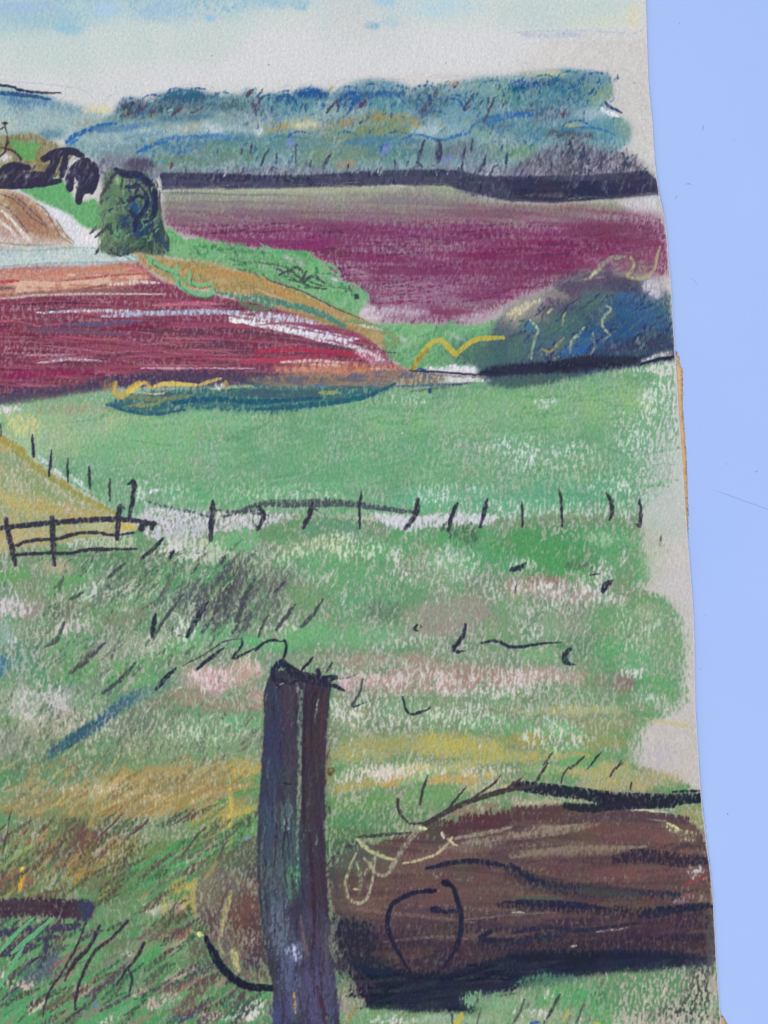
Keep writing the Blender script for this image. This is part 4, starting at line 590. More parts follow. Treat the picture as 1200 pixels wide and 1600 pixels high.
for P, c, w, D in [([(100, 1354), (112, 1330), (130, 1300)], (96, 76, 78), 5, .6), ([(0, 1360), (20, 1340), (50, 1320)], (140, 170, 112), 10, .75), ([(240, 1360), (270, 1348), (290, 1336)], (104, 110, 92), 6, .7), ([(238, 1358), (262, 1340), (280, 1326)], (72, 96, 120), 5, .75), ([(340, 1255), (372, 1240), (400, 1232)], (92, 146, 86), 9, .95), ([(300, 1295), (330, 1275), (352, 1258)], (104, 136, 86), 7, .8), ([(200, 1362), (230, 1348), (270, 1325)], (80, 156, 98), 8, .85), ([(308, 1372), (302, 1396), (302, 1430)], (186, 176, 108), 8, .85), ([(395, 1306), (380, 1310)], (120, 134, 168), 7, .7), ([(360, 1230), (362, 1260), (358, 1290)], (198, 182, 96), 8, .7), ([(384, 1330), (388, 1318), (380, 1320)], (98, 110, 92), 6, .8), ([(340, 1255), (330, 1262), (310, 1276)], (96, 130, 84), 5, .8), ([(18, 1265), (12, 1300), (4, 1335)], (72, 58, 66), 3, .9), ([(36, 1355), (35, 1370), (32, 1390)], (216, 170, 72), 9, 1.), ([(36, 1354), (35, 1360)], (236, 210, 90), 7, 1.)]:
    stroke(P, c, w, D)
# bottom-left grass
fill([(-460, 1440), (0, 1430), (160, 1440), (300, 1430), (420, 1500), (430, 1600), (430, 1860), (-460, 1860)], [(92, 140, 98), (110, 118, 100), (84, 150, 100)], .8, 10, 8, .15, ids=False, tex='d2', tex2='sm')
blob2([(60, 1520, 60, 16, -35, .85, (84, 98, 118)), (50, 1560, 70, 14, -20, .85, (78, 148, 104)), (30, 1590, 60, 14, -10, .85, (84, 160, 104)), (20, 1535, 18, 10, 0, .8, (196, 178, 172)), (40, 1540, 20, 8, -10, .7, (196, 180, 180)), (3, 1523, 6, 6, 0, .9, (222, 216, 222)), (60, 1570, 20, 8, -40, .7, (196, 196, 176)), (96, 1545, 20, 22, -40, .7, (104, 146, 110)), (130, 1545, 16, 14, -40, .7, (190, 178, 176)), (110, 1575, 60, 12, -15, .85, (78, 160, 100)), (160, 1585, 60, 10, -15, .85, (84, 166, 108)), (170, 1592, 20, 5, -20, .8, (206, 210, 206)), (190, 1560, 50, 14, -15, .9, (80, 156, 102)), (220, 1548, 18, 5, -20, .85, (206, 198, 200)), (255, 1562, 40, 9, -15, .8, (196, 176, 180)), (270, 1540, 60, 10, -8, .85, (120, 88, 86)), (330, 1530, 30, 8, -5, .85, (116, 78, 80)), (290, 1520, 40, 8, -10, .7, (186, 166, 164)), (260, 1500, 50, 12, -20, .8, (100, 138, 104)), (230, 1475, 44, 14, -25, .75, (120, 150, 116)), (270, 1460, 34, 12, -20, .7, (130, 96, 92)), (280, 1478, 26, 10, -20, .65, (190, 170, 164)), (190, 1500, 30, 10, -20, .6, (140, 128, 134)), (200, 1490, 14, 5, -20, .6, (190, 190, 196)), (300, 1580, 30, 10, 0, .8, (118, 96, 90)), (330, 1585, 20, 8, 0, .75, (190, 176, 176)), (280, 1590, 26, 4, -8, .85, (72, 76, 160)), (250, 1596, 30, 5, -8, .85, (84, 160, 104)), (370, 1550, 44, 9, -8, .85, (86, 148, 102)), (390, 1575, 26, 16, -20, .9, (214, 212, 216)), (365, 1588, 22, 6, -10, .85, (206, 208, 214)), (365, 1568, 20, 4, -10, .9, (70, 96, 106)), (152, 1568, 6, 5, 0, .9, (104, 130, 190)), (150, 1480, 40, 16, -60, .8, (96, 158, 108)), (110, 1480, 30, 14, -60, .75, (124, 160, 124))])
hatch([(-60, 1445), (140, 1440), (330, 1440), (400, 1540), (400, 1600), (-60, 1600)], [(80, 156, 102), (70, 140, 92), (108, 96, 92), (98, 160, 112), (88, 84, 96), (140, 128, 118)], 90, -38, 70, 11, .7, 7)
hatch([(-460, 1450), (-10, 1440), (-10, 1850), (-460, 1850)], [(80, 156, 102), (70, 140, 92), (108, 96, 92)], 60, -38, 48, 9, .7, 9)
# lower right grass and yellow band
blob2([(460, 1150, 30, 20, 0, .75, (142, 150, 104)), (640, 1160, 110, 14, 0, .85, (158, 160, 104)), (720, 1165, 80, 16, 0, .9, (178, 174, 102)), (820, 1180, 110, 9, 0, .8, (172, 172, 104)), (560, 1175, 60, 14, 0, .75, (164, 164, 116)), (820, 1155, 40, 12, 0, .7, (154, 152, 92)), (600, 1205, 80, 12, -8, .65, (206, 200, 196)), (560, 1225, 40, 9, -8, .85, (168, 158, 96)), (640, 1215, 50, 8, -10, .8, (178, 160, 100)), (720, 1215, 60, 12, -5, .8, (190, 166, 104)), (700, 1196, 80, 8, -5, .7, (178, 178, 120)), (760, 1205, 50, 8, 0, .7, (204, 200, 190)), (660, 1212, 40, 6, -20, .8, (134, 176, 128)), (560, 1255, 80, 14, -6, .85, (100, 150, 96)), (640, 1245, 50, 14, -6, .8, (112, 158, 104)), (700, 1240, 34, 10, -10, .8, (114, 158, 110)), (760, 1230, 40, 9, 0, .7, (190, 184, 150)), (560, 1285, 60, 16, 0, .9, (88, 142, 100)), (620, 1275, 60, 14, 0, .85, (96, 140, 100)), (530, 1320, 34, 14, 0, .85, (74, 110, 86)), (560, 1300, 60, 9, 0, .85, (86, 128, 92)), (870, 1200, 60, 10, 0, .75, (140, 176, 120)), (940, 1205, 70, 14, 0, .75, (172, 172, 122)), (900, 1190, 40, 8, 0, .7, (104, 170, 112)), (960, 1225, 60, 12, 0, .75, (176, 170, 122)), (1030, 1215, 40, 14, 0, .6, (176, 166, 130)), (990, 1240, 50, 8, 0, .5, (130, 120, 110)), (840, 1255, 44, 7, 0, .8, (190, 186, 160)), (740, 1265, 44, 8, -8, .85, (136, 126, 106)), (1080, 1280, 20, 26, 0, .85, (150, 146, 104)), (1090, 1310, 12, 16, 0, .6, (170, 150, 140)), (505, 1200, 12, 40, 0, .7, (140, 144, 108))])
fill([(1010, 905), (1050, 930), (1070, 965), (1072, 990), (1084, 1000), (1084, 900), (1060, 880)], [(196, 192, 196)], .5, 5, 4, ids=False)
stroke([(1006, 1122), (1040, 1128), (1070, 1132), (1074, 1136)], (200, 186, 134), 7, .75, .5)
patch(1032, 1180, 34, 26, [(188, 182, 186)], .7)
for cx, cy, rx, ry, c, D in [(1028, 860, 20, 22, (176, 184, 164), .5), (1010, 840, 14, 22, (180, 184, 170), .5)]: patch(cx, cy, rx, ry, [c], D)
# general grain strokes of the rough grass
hatch([(0, 880), (400, 860), (400, 1110), (0, 1180)], [(96, 156, 104), (112, 128, 108), (146, 166, 136), (84, 120, 100), (190, 196, 182)], 260, -52, 24, 5, .52, 8)
hatch([(400, 850), (1000, 820), (1050, 1080), (960, 1180), (400, 1190)], [(98, 158, 108), (124, 150, 118), (160, 170, 144), (170, 140, 132), (196, 198, 188)], 330, -66, 20, 5, .46, 8)
# bare and pinkish paper between the greens
for cx, cy, rx, ry, c, D in [(285, 858, 44, 16, (208, 208, 204), .6), (24, 946, 34, 16, (204, 196, 198), .7), (60, 1100, 60, 34, (194, 194, 188), .5), (140, 1130, 60, 24, (196, 192, 182), .42), (288, 985, 22, 18, (212, 214, 210), .7), (335, 1060, 44, 22, (216, 196, 196), .6), (390, 1040, 30, 18, (208, 186, 184), .5), (330, 1140, 80, 20, (190, 206, 190), .42), (240, 1010, 40, 16, (196, 196, 184), .5), (120, 975, 40, 16, (196, 194, 188), .45), (170, 920, 44, 14, (194, 204, 190), .4), (620, 1060, 120, 26, (208, 196, 190), .45), (800, 1060, 90, 26, (208, 198, 194), .5), (560, 1110, 70, 24, (204, 208, 202), .45), (720, 1120, 90, 20, (198, 208, 194), .4), (870, 1150, 60, 20, (200, 210, 200), .4), (870, 920, 90, 18, (208, 202, 200), .5), (560, 860, 60, 16, (198, 212, 190), .4), (700, 880, 50, 18, (196, 208, 190), .4), (620, 1205, 80, 12, (212, 206, 200), .55), (1000, 985, 44, 40, (180, 196, 172), .35), (20, 1020, 16, 30, (186, 200, 200), .4)]:
    patch(cx, cy, rx, ry, [c], D, dn=.25, tex='sm', tex2='mid')
# pale vertical flecks where the stick skipped over the laid paper
for P, n in (([(520, 1030), (900, 1030), (920, 1080), (860, 1150), (540, 1150)], 420), ([(800, 880), (960, 900), (960, 940), (820, 960), (800, 1000)], 170), ([(0, 1060), (230, 1100), (400, 1140), (400, 1180), (0, 1190)], 260), ([(610, 850), (740, 850), (740, 940), (600, 940)], 110), ([(280, 1040), (410, 1040), (410, 1100), (290, 1110)], 110), ([(140, 1215), (400, 1200), (400, 1250), (140, 1260)], 90), ([(400, 850), (520, 840), (520, 900), (400, 920)], 70), ([(520, 1190), (760, 1190), (760, 1225), (520, 1240)], 120), ([(180, 900), (330, 930), (300, 1000), (180, 1000)], 90), ([(960, 940), (1050, 960), (1060, 1060), (960, 1060)], 110), ([(880, 1080), (980, 1090), (970, 1180), (860, 1180)], 90), ([(800, 1520), (1110, 1510), (1120, 1600), (800, 1600)], 240)):
    hatch(P, [(206, 210, 200), (196, 206, 190), (214, 212, 208)], n, 83, 10, 2.6, .74, 8, .8, .3, .6)
# dark smear and accents
hatch([(240, 925), (385, 880), (395, 920), (400, 985), (330, 985), (300, 945)], [(84, 92, 94), (72, 80, 88), (96, 100, 100)], 60, -58, 46, 8, .62, 5)
hatch([(385, 905), (450, 900), (430, 970), (390, 975)], [(96, 104, 100), (104, 116, 104)], 26, -58, 40, 7, .5, 6)
hatch([(100, 930), (200, 900), (260, 860), (300, 880), (230, 930)], [(86, 112, 92)], 22, -35, 40, 7, .5, 8)
blue = [(74, 1180), (100, 1160), (135, 1140), (170, 1112), (205, 1088), (226, 1074)]
fill([(66, 1186), (84, 1162), (110, 1148), (140, 1130), (190, 1090), (216, 1076), (232, 1070), (214, 1096), (180, 1120), (150, 1142), (120, 1160), (90, 1176)], [(62, 104, 124)], .74, 4, 3, .15, ids=False)
hatch([(70, 1184), (100, 1152), (140, 1132), (160, 1126), (140, 1150), (100, 1172)], [(46, 84, 108), (58, 100, 118)], 16, -34, 34, 9, .7, 5)
fill([(215, 1080), (260, 1062), (300, 1060), (250, 1080), (200, 1110)], [(96, 128, 128)], .55, 6, 4, .15, ids=False)
for P, w, c in [([(293, 994), (304, 974), (318, 952), (326, 940)], 9, 0), ([(239, 996), (240, 978), (244, 960)], 8, 0), ([(244, 990), (262, 962), (288, 926)], 6, 1), ([(73, 1010), (88, 1002), (95, 988), (102, 972)], 7, 1), ([(112, 1050), (135, 1032), (165, 1004)], 9, 1), ([(162, 1082), (188, 1062), (214, 1034)], 8, 1), ([(245, 1077), (258, 1060), (276, 1044)], 8, 0), ([(308, 1045), (326, 1030), (350, 1012)], 7, 0), ([(286, 1040), (320, 1022), (352, 1002), (378, 997)], 3.5, 1), ([(378, 996), (378, 1008), (364, 1028), (384, 1020), (404, 1010)], 5, 0), ([(400, 1016), (410, 1006), (428, 1000), (444, 1002)], 5, 0), ([(222, 872), (240, 858), (256, 840)], 7, 0), ([(266, 872), (272, 860)], 7, 0), ([(345, 880), (352, 868)], 9, 1), ([(300, 896), (312, 880)], 4, 1), ([(170, 902), (196, 880)], 7, 1), ([(112, 936), (130, 926)], 7, 1),
                ([(404, 995), (410, 978), (420, 960)], 5, 1), ([(432, 984), (448, 962), (462, 944)], 7, 1), ([(470, 980), (486, 964), (505, 936)], 7, 1), ([(430, 924), (446, 908)], 5, 1), ([(370, 970), (380, 940), (398, 905)], 9, 1), ([(355, 965), (352, 940), (375, 895)], 8, 1), ([(335, 960), (345, 935), (360, 912)], 8, 1),
                ([(727, 976), (724, 992), (716, 1004), (708, 1014), (716, 1018), (724, 1017)], 7.5, 0), ([(752, 1004), (776, 1001), (792, 1009), (812, 1010), (840, 1006), (876, 1003)], 6, 0), ([(890, 1014), (882, 1022), (883, 1034), (897, 1038)], 9, 0), ([(652, 976), (647, 982), (652, 985)], 5, 0), ([(656, 976), (660, 980)], 3, 1), ([(567, 1060), (562, 1082), (550, 1103), (574, 1096)], 4.5, 1), ([(630, 1088), (634, 1108), (644, 1115), (660, 1111), (674, 1104)], 5, 0), ([(798, 890), (812, 887), (820, 880)], 9, 0), ([(941, 924), (946, 914), (956, 907)], 10, 0), ([(920, 898), (936, 896)], 4, 0), ([(805, 925), (806, 912)], 3, 1), ([(1030, 852), (1032, 834)], 4, 1), ([(862, 1175), (848, 1196)], 4, 1)]:
    stroke(P, ((44, 50, 66), (72, 78, 82))[c], w, .92, .45, (.7, .4))
stroke([(848, 1004), (878, 1003)], (44, 50, 66), 3, .9)
fill([(1010, 800), (1040, 820), (1044, 900), (1020, 925), (1000, 900), (996, 840)], [(176, 186, 164)], .38, 10, 6, ids=False, coarse=True, w=.7)
fill([(1030, 930), (1066, 950), (1076, 1060), (1066, 1110), (1020, 1130), (1000, 1100)], [(118, 162, 118)], .42, 9, 7, .2, ids=False, coarse=True, w=.5, dust=.1)
fill([(975, 1150), (1010, 1110), (1030, 1100), (1000, 1190), (985, 1215)], [(130, 160, 124)], .4, 8, 5, ids=False, coarse=True, w=.5, dust=.1)
# crease lines in the paper
stroke([(900, 930), (990, 934), (1040, 945), (1082, 958)], (142, 140, 142), 1.3, .8, .2)
stroke([(1030, 725), (1066, 727)], (150, 156, 154), 1.4, .8, .2)
stroke([(966, 130), (967, 160)], (188, 184, 196), 3, .6)
hatch([(0, 1290), (400, 1260), (400, 1400), (300, 1440), (0, 1400)], [(86, 84, 74), (78, 96, 74), (100, 84, 76)], 70, -38, 50, 10, .5, 8)
hatch([(0, 1440), (330, 1440), (400, 1540), (400, 1600), (0, 1600)], [(58, 96, 76), (84, 70, 78), (66, 84, 84)], 46, -36, 60, 9, .55, 8)
hatch([(60, 860), (380, 850), (380, 1000), (60, 1100)], [(84, 116, 92), (100, 108, 96), (90, 104, 92)], 110, -50, 26, 6, .45, 12)
hatch([(0, 1060), (400, 1110), (400, 1190), (0, 1200)], [(98, 120, 102), (108, 112, 104)], 110, -60, 22, 6, .45, 12)
# twigs at the lower left
for P, w, c in [([(192, 1270), (176, 1288), (158, 1304), (150, 1318)], 4, 1), ([(232, 1280), (218, 1294), (202, 1304)], 5, 1), ([(303, 1264), (290, 1276), (270, 1288)], 4, 1), ([(310, 1302), (296, 1322), (282, 1340)], 4, 1), ([(322, 1292), (305, 1306)], 4, 1), ([(342, 1344), (348, 1324), (356, 1312)], 4, 1), ([(100, 1427), (80, 1460), (60, 1495)], 4, 0), ([(60, 1495), (40, 1510)], 4, 0), ([(136, 1437), (124, 1470), (100, 1515), (80, 1545), (70, 1570), (68, 1588)], 4.5, 0), ([(157, 1445), (140, 1478), (116, 1505), (102, 1532)], 7, 0), ([(200, 1438), (176, 1464), (150, 1485), (134, 1512), (122, 1545), (118, 1574), (124, 1572)], 6, 0), ([(226, 1472), (214, 1495), (200, 1512), (182, 1538)], 6, 0), ([(200, 1512), (207, 1528), (202, 1556)], 5, 0), ([(50, 1460), (30, 1480), (18, 1500)], 4, 0), ([(126, 1430), (114, 1448)], 6, 0)]:
    tw = part('drawn_grass_blade', None)
    stroke(P, ((58, 48, 62), (96, 74, 78))[c], w, .95, .4, (.8, .35), ids=tw)
hatch([(0, 1440), (100, 1440), (80, 1540), (0, 1560)], [(72, 76, 98), (60, 120, 92), (84, 70, 82)], 26, -45, 50, 6, .7, 6)
plank = part('drawn_plank', None, 'dark brown plank with a navy end at the lower left')
fill([(-460, 1395), (0, 1404), (60, 1402), (130, 1405), (148, 1408), (149, 1420), (142, 1436), (128, 1436), (60, 1430), (0, 1434), (-460, 1440)], [(60, 46, 60), (70, 54, 66)], 1.05, 3, 2, .1, tex='h')
fill([(122, 1408), (146, 1408), (148, 1420), (140, 1438), (126, 1438)], [(58, 66, 92)], .95, 3, 2, .1)
use(grass)
for P, w, D in (([(-200, 1452), (0, 1456), (40, 1452), (110, 1448), (126, 1444)], 13, .85), ([(0, 1490), (30, 1482), (58, 1476)], 16, .85), ([(60, 1468), (90, 1462)], 10, .8), ([(75, 1470), (64, 1510)], 12, .6)): stroke(P, (64, 62, 88), w, D)
for P, w in (([(-4, 1492), (22, 1462), (52, 1434)], 7), ([(20, 1488), (50, 1462), (84, 1434)], 8), ([(-4, 1550), (24, 1500), (40, 1476)], 6)): stroke(P, (96, 178, 128), w, .95, .4)
# ---- log
log = part('drawn_log', None, 'large brown fallen log with a black ring on its cut end')
LOG = [(512, 1360), (540, 1330), (600, 1312), (660, 1296), (700, 1286), (760, 1274), (800, 1264), (850, 1256), (940, 1260), (1000, 1264), (1070, 1278), (1096, 1300), (1108, 1360), (1114, 1430), (1118, 1500), (1060, 1510), (1000, 1518), (900, 1520), (860, 1530), (740, 1545), (690, 1580), (580, 1572), (560, 1552), (550, 1510), (525, 1450)]
fill(LOG, [(93, 73, 72), (104, 82, 78), (84, 68, 73)], 1.15, 3, 4, .1, tex='h2', tex2='h')
for cx, cy, rx, ry, a, c, D in [(600, 1360, 60, 26, 0, (104, 86, 78), .85), (560, 1340, 50, 22, -10, (84, 96, 84), .8), (540, 1400, 26, 34, 0, (88, 80, 74), .8), (530, 1470, 26, 44, 0, (76, 72, 84), .85), (575, 1420, 44, 26, 0, (110, 84, 80), .85), (660, 1440, 80, 40, 0, (86, 68, 78), .9), (700, 1390, 100, 26, 0, (104, 78, 78), .85), (700, 1335, 90, 14, -8, (116, 92, 86), .85), (760, 1282, 60, 14, -5, (84, 58, 64), .95), (840, 1268, 50, 12, 0, (86, 64, 68), .95), (700, 1292, 44, 12, -5, (80, 60, 66), .85), (740, 1318, 60, 8, -5, (140, 128, 118), .65), (850, 1295, 80, 7, -8, (142, 126, 116), .7), (870, 1325, 90, 10, -2, (124, 108, 100), .75), (980, 1300, 80, 14, 5, (108, 76, 76), .9), (1050, 1320, 40, 14, 20, (120, 84, 80), .8), (1060, 1300, 30, 8, 20, (190, 190, 150), .7), (900, 1350, 90, 14, 0, (98, 74, 78), .9), (1000, 1365, 90, 12, 0, (110, 78, 80), .9), (1090, 1365, 16, 14, 0, (200, 188, 188), .8), (840, 1390, 60, 12, 0, (108, 88, 80), .8), (980, 1415, 60, 10, 0, (100, 86, 74), .85), (1040, 1400, 60, 10, 0, (104, 72, 72), .85), (1080, 1405, 34, 9, 0, (160, 136, 136), .5), (900, 1440, 160, 18, 0, (78, 62, 78), .9), (1000, 1460, 100, 16, 0, (70, 60, 76), .9), (1080, 1450, 34, 34, 0, (70, 64, 76), .85), (700, 1480, 120, 20, 0, (72, 60, 76), .85), (880, 1480, 60, 14, 0, (84, 64, 74), .85), (640, 1500, 60, 10, 0, (86, 92, 92), .75), (700, 1495, 60, 8, 0, (80, 92, 88), .7), (560, 1500, 50, 30, 0, (62, 60, 82), .85), (900, 1500, 140, 16, 0, (46, 48, 76), .95), (620, 1470, 50, 14, 0, (80, 62, 72), .85), (950, 1275, 60, 6, -3, (124, 112, 104), .8), (600, 1400, 30, 10, -20, (118, 92, 84), .7)]:
    patch(cx, cy, rx, ry, [c], D, a, dn=.2, tex='h', tex2='sm')
fill([(560, 1450), (700, 1440), (900, 1425), (1110, 1418), (1116, 1500), (900, 1520), (740, 1540), (560, 1550), (530, 1480)], [(60, 48, 62), (68, 55, 64)], .78, 14, 6, .1, ids=False)
fill([(520, 1430), (580, 1440), (600, 1500), (640, 1540), (570, 1550), (540, 1510)], [(42, 44, 60)], .9, 10, 5, .1, ids=False)
hatch([(560, 1370), (800, 1290), (1090, 1300), (1110, 1490), (600, 1490)], [(78, 62, 68), (108, 86, 82), (92, 70, 71), (70, 60, 72)], 120, -3, 90, 11, .5, 4, 2, .7, .7)
hatch([(530, 1350), (800, 1280), (1090, 1300), (1110, 1490), (560, 1490)], [(80, 62, 72), (114, 94, 90), (90, 70, 74)], 120, -80, 12, 3.5, .36, 8)
BK = (38, 40, 62)
for P, w, D, c in [([(790, 1356), (830, 1374), (880, 1388), (960, 1394), (1060, 1400)], 26, .42, (50, 48, 60)), ([(780, 1412), (900, 1418), (1010, 1424), (1112, 1412)], 18, .45, (44, 42, 58)), ([(740, 1478), (850, 1474), (1000, 1470), (1100, 1462)], 26, .4, (50, 44, 60)), ([(760, 1310), (860, 1300), (930, 1288)], 12, .5, (140, 124, 110)), ([(800, 1335), (880, 1330), (1000, 1326)], 18, .45, (132, 114, 102)), ([(560, 1420), (660, 1430), (740, 1440)], 8, .4, (122, 102, 98)), ([(600, 1470), (680, 1462), (740, 1466)], 6, .4, (112, 94, 96)), ([(666, 1356), (700, 1348), (740, 1344), (772, 1348), (800, 1354)], 9, .8, BK), ([(798, 1350), (812, 1362), (840, 1376), (880, 1386), (920, 1390), (1000, 1394), (1060, 1396)], 14, .75, (50, 50, 66)), ([(800, 1350), (820, 1366), (850, 1378)], 9, .8, BK), ([(960, 1342), (1000, 1336), (1060, 1342), (1104, 1344)], 22, .78, (52, 44, 64)), ([(674, 1421), (700, 1423), (722, 1421)], 8, .7, BK), ([(796, 1408), (830, 1408), (900, 1412), (944, 1418)], 9, .75, BK), ([(676, 1418), (690, 1422)], 11, .95, BK), ([(790, 1408), (870, 1414), (940, 1416)], 8, .8, (36, 40, 66)), ([(1006, 1424), (1040, 1420), (1080, 1416), (1112, 1414)], 12, .85, BK), ([(1000, 1430), (1050, 1424)], 10, .8, (44, 44, 66)), ([(776, 1450), (750, 1464), (772, 1468), (800, 1466)], 9, .85, BK), ([(800, 1456), (850, 1448), (910, 1452), (1000, 1440)], 8, .7, (44, 44, 66)), ([(800, 1472), (840, 1464), (880, 1458)], 14, .7, (42, 44, 70)), ([(800, 1510), (860, 1512), (930, 1504), (1000, 1500), (1060, 1494), (1104, 1500)], 20, .9, (40, 44, 72)), ([(930, 1490), (1000, 1488), (1106, 1500)], 18, .8, (46, 48, 74)), ([(820, 1490), (900, 1496), (980, 1490)], 24, .8, (48, 50, 78)), ([(1068, 1382), (1090, 1372), (1102, 1364)], 7, .85, (124, 70, 72)),
                   ([(800, 1338), (870, 1326), (940, 1324), (1008, 1322)], 9, .75, (136, 120, 108)), ([(800, 1306), (860, 1296), (920, 1280), (980, 1274), (1040, 1282)], 6, .7, (146, 134, 118)), ([(880, 1284), (910, 1278), (950, 1274), (1010, 1272), (1074, 1278)], 14, .85, (84, 66, 74)), ([(970, 1262), (1010, 1265), (1040, 1268)], 4, .85, (206, 200, 176)), ([(1040, 1284), (1064, 1296)], 5, .8, (206, 206, 150)), ([(700, 1310), (770, 1298), (800, 1290)], 7, .8, (150, 138, 124)), ([(720, 1436), (800, 1428), (870, 1424)], 4, .6, (120, 100, 104)), ([(930, 1455), (980, 1448)], 4, .55, (150, 140, 146)), ([(800, 1424), (820, 1424)], 3, .9, (186, 186, 160)), ([(890, 1478), (900, 1476)], 4, .8, (176, 160, 160)), ([(905, 1390), (960, 1394), (1010, 1400)], 14, .6, (66, 72, 72)), ([(800, 1400), (880, 1402)], 5, .7, (76, 92, 80))]:
    stroke(P, c, w, D, .45)
fill([(556, 1508), (600, 1510), (640, 1518), (700, 1516), (760, 1500), (800, 1486), (860, 1484), (1000, 1484), (1108, 1494), (1114, 1510), (1000, 1516), (860, 1528), (800, 1544), (745, 1556), (742, 1578), (700, 1580), (640, 1580), (570, 1572), (575, 1558), (562, 1548), (590, 1536)], [(31, 37, 54), (36, 42, 60)], 1.25, 4, 5, .1, tex='h')
stroke([(552, 1508), (590, 1516), (640, 1526)], (36, 40, 68), 9, 1)
hatch([(570, 1520), (800, 1500), (1100, 1500), (850, 1525), (740, 1570), (580, 1570)], [(42, 50, 72), (28, 34, 52), (48, 56, 70)], 60, -8, 70, 8, .5, 5)
ring = part('drawn_ring', log)
for P in ([(679, 1390), (655, 1392), (630, 1400), (612, 1414), (605, 1440), (612, 1466), (626, 1492), (640, 1516)], [(692, 1377), (706, 1384), (714, 1404), (721, 1440), (714, 1474), (700, 1500), (692, 1512)]):
    stroke(P, (36, 38, 58), 8, 1.05, .4, (.9, .6), ids=ring)
stroke([(694, 1376), (704, 1382)], (34, 34, 54), 12, 1.05, ids=ring); stroke([(668, 1391), (679, 1390)], (34, 34, 54), 9, 1.05, ids=ring)
bark = part('drawn_bark_edge', log, 'grainy black bar along the top of the log')
for P, w, D in [([(806, 1226), (850, 1232), (900, 1238), (960, 1246), (1030, 1248), (1094, 1246)], 17, .92), ([(884, 1258), (920, 1262), (960, 1258), (1050, 1256)], 12, .95), ([(930, 1248), (1000, 1254), (1060, 1250)], 13, .8), ([(1050, 1236), (1092, 1234)], 5, .6), ([(812, 1228), (900, 1232)], 8, .9)]:
    stroke(P, (38, 41, 54), w*1.12, D+.12, .45, (.8, .8), ids=bark, tw=.7)
br = part('drawn_branch', None, 'dark bare branch with twigs above the log')
fill([(664, 1290), (676, 1282), (694, 1278), (694, 1300), (686, 1318), (668, 1308)], [(80, 74, 70)], .95, 3, 3, .1)
for P, w in [([(662, 1288), (690, 1272), (720, 1256), (760, 1242), (800, 1232), (840, 1226)], 9), ([(698, 1266), (712, 1248), (728, 1228)], 4.5), ([(733, 1250), (750, 1238), (772, 1222), (781, 1210)], 4.5), ([(788, 1234), (802, 1224), (816, 1214)], 5), ([(656, 1256), (660, 1236), (668, 1210)], 5), ([(622, 1248), (622, 1262), (628, 1274), (638, 1284)], 6), ([(640, 1286), (664, 1284)], 4), ([(836, 1222), (846, 1206), (856, 1190)], 5), ([(876, 1222), (880, 1208), (890, 1196)], 4), ([(952, 1212), (960, 1200), (972, 1190)], 4), ([(984, 1232), (986, 1220)], 4), ([(890, 1200), (905, 1188), (912, 1180)], 4.5), ([(918, 1200), (928, 1186), (940, 1172)], 4), ([(962, 1200), (970, 1186)], 4)]:
    stroke(P, (66, 58, 62), w, .98, .4, (.9, .4), ids=br)
for P, w, D in (([(556, 1308), (590, 1304), (645, 1300)], 6, .85), ([(540, 1322), (560, 1316)], 10, .6), ([(512, 1350), (520, 1340), (530, 1330)], 6, .7)): stroke(P, (66, 66, 74), w, D)
scr = part('drawn_pale_scribble', None, 'pale yellow scribbled loops on the log end')
CRM = (166, 164, 134)
for P, w, D, c in [([(558, 1310), (572, 1324), (590, 1334), (614, 1342)], 7, .95, (182, 184, 138)), ([(556, 1332), (548, 1352), (540, 1376), (542, 1396), (552, 1408), (566, 1408), (576, 1396), (582, 1370), (586, 1340)], 6, .75, CRM), ([(558, 1348), (564, 1372), (560, 1396)], 8, .6, (136, 138, 114)), ([(570, 1340), (580, 1352), (592, 1366), (606, 1364), (612, 1350), (616, 1340)], 6, .65, CRM), ([(612, 1356), (626, 1330), (644, 1306), (660, 1290)], 9, .6, (150, 150, 134)), ([(655, 1292), (666, 1294)], 7, .95, (206, 208, 160)), ([(630, 1348), (655, 1342), (680, 1334), (698, 1318), (706, 1306)], 5, .9, (188, 178, 144)), ([(700, 1310), (714, 1320)], 4, .85, (200, 196, 150)), ([(553, 1388), (562, 1388)], 4, .95, (190, 188, 140)), ([(560, 1350), (560, 1358)], 3, 1, (214, 210, 170)), ([(590, 1330), (580, 1350), (570, 1366)], 8, .45, CRM), ([(690, 1300), (694, 1308)], 6, .8, (214, 206, 200))]:
    stroke(P, c, w, D, .45, (.8, .6), ids=scr)
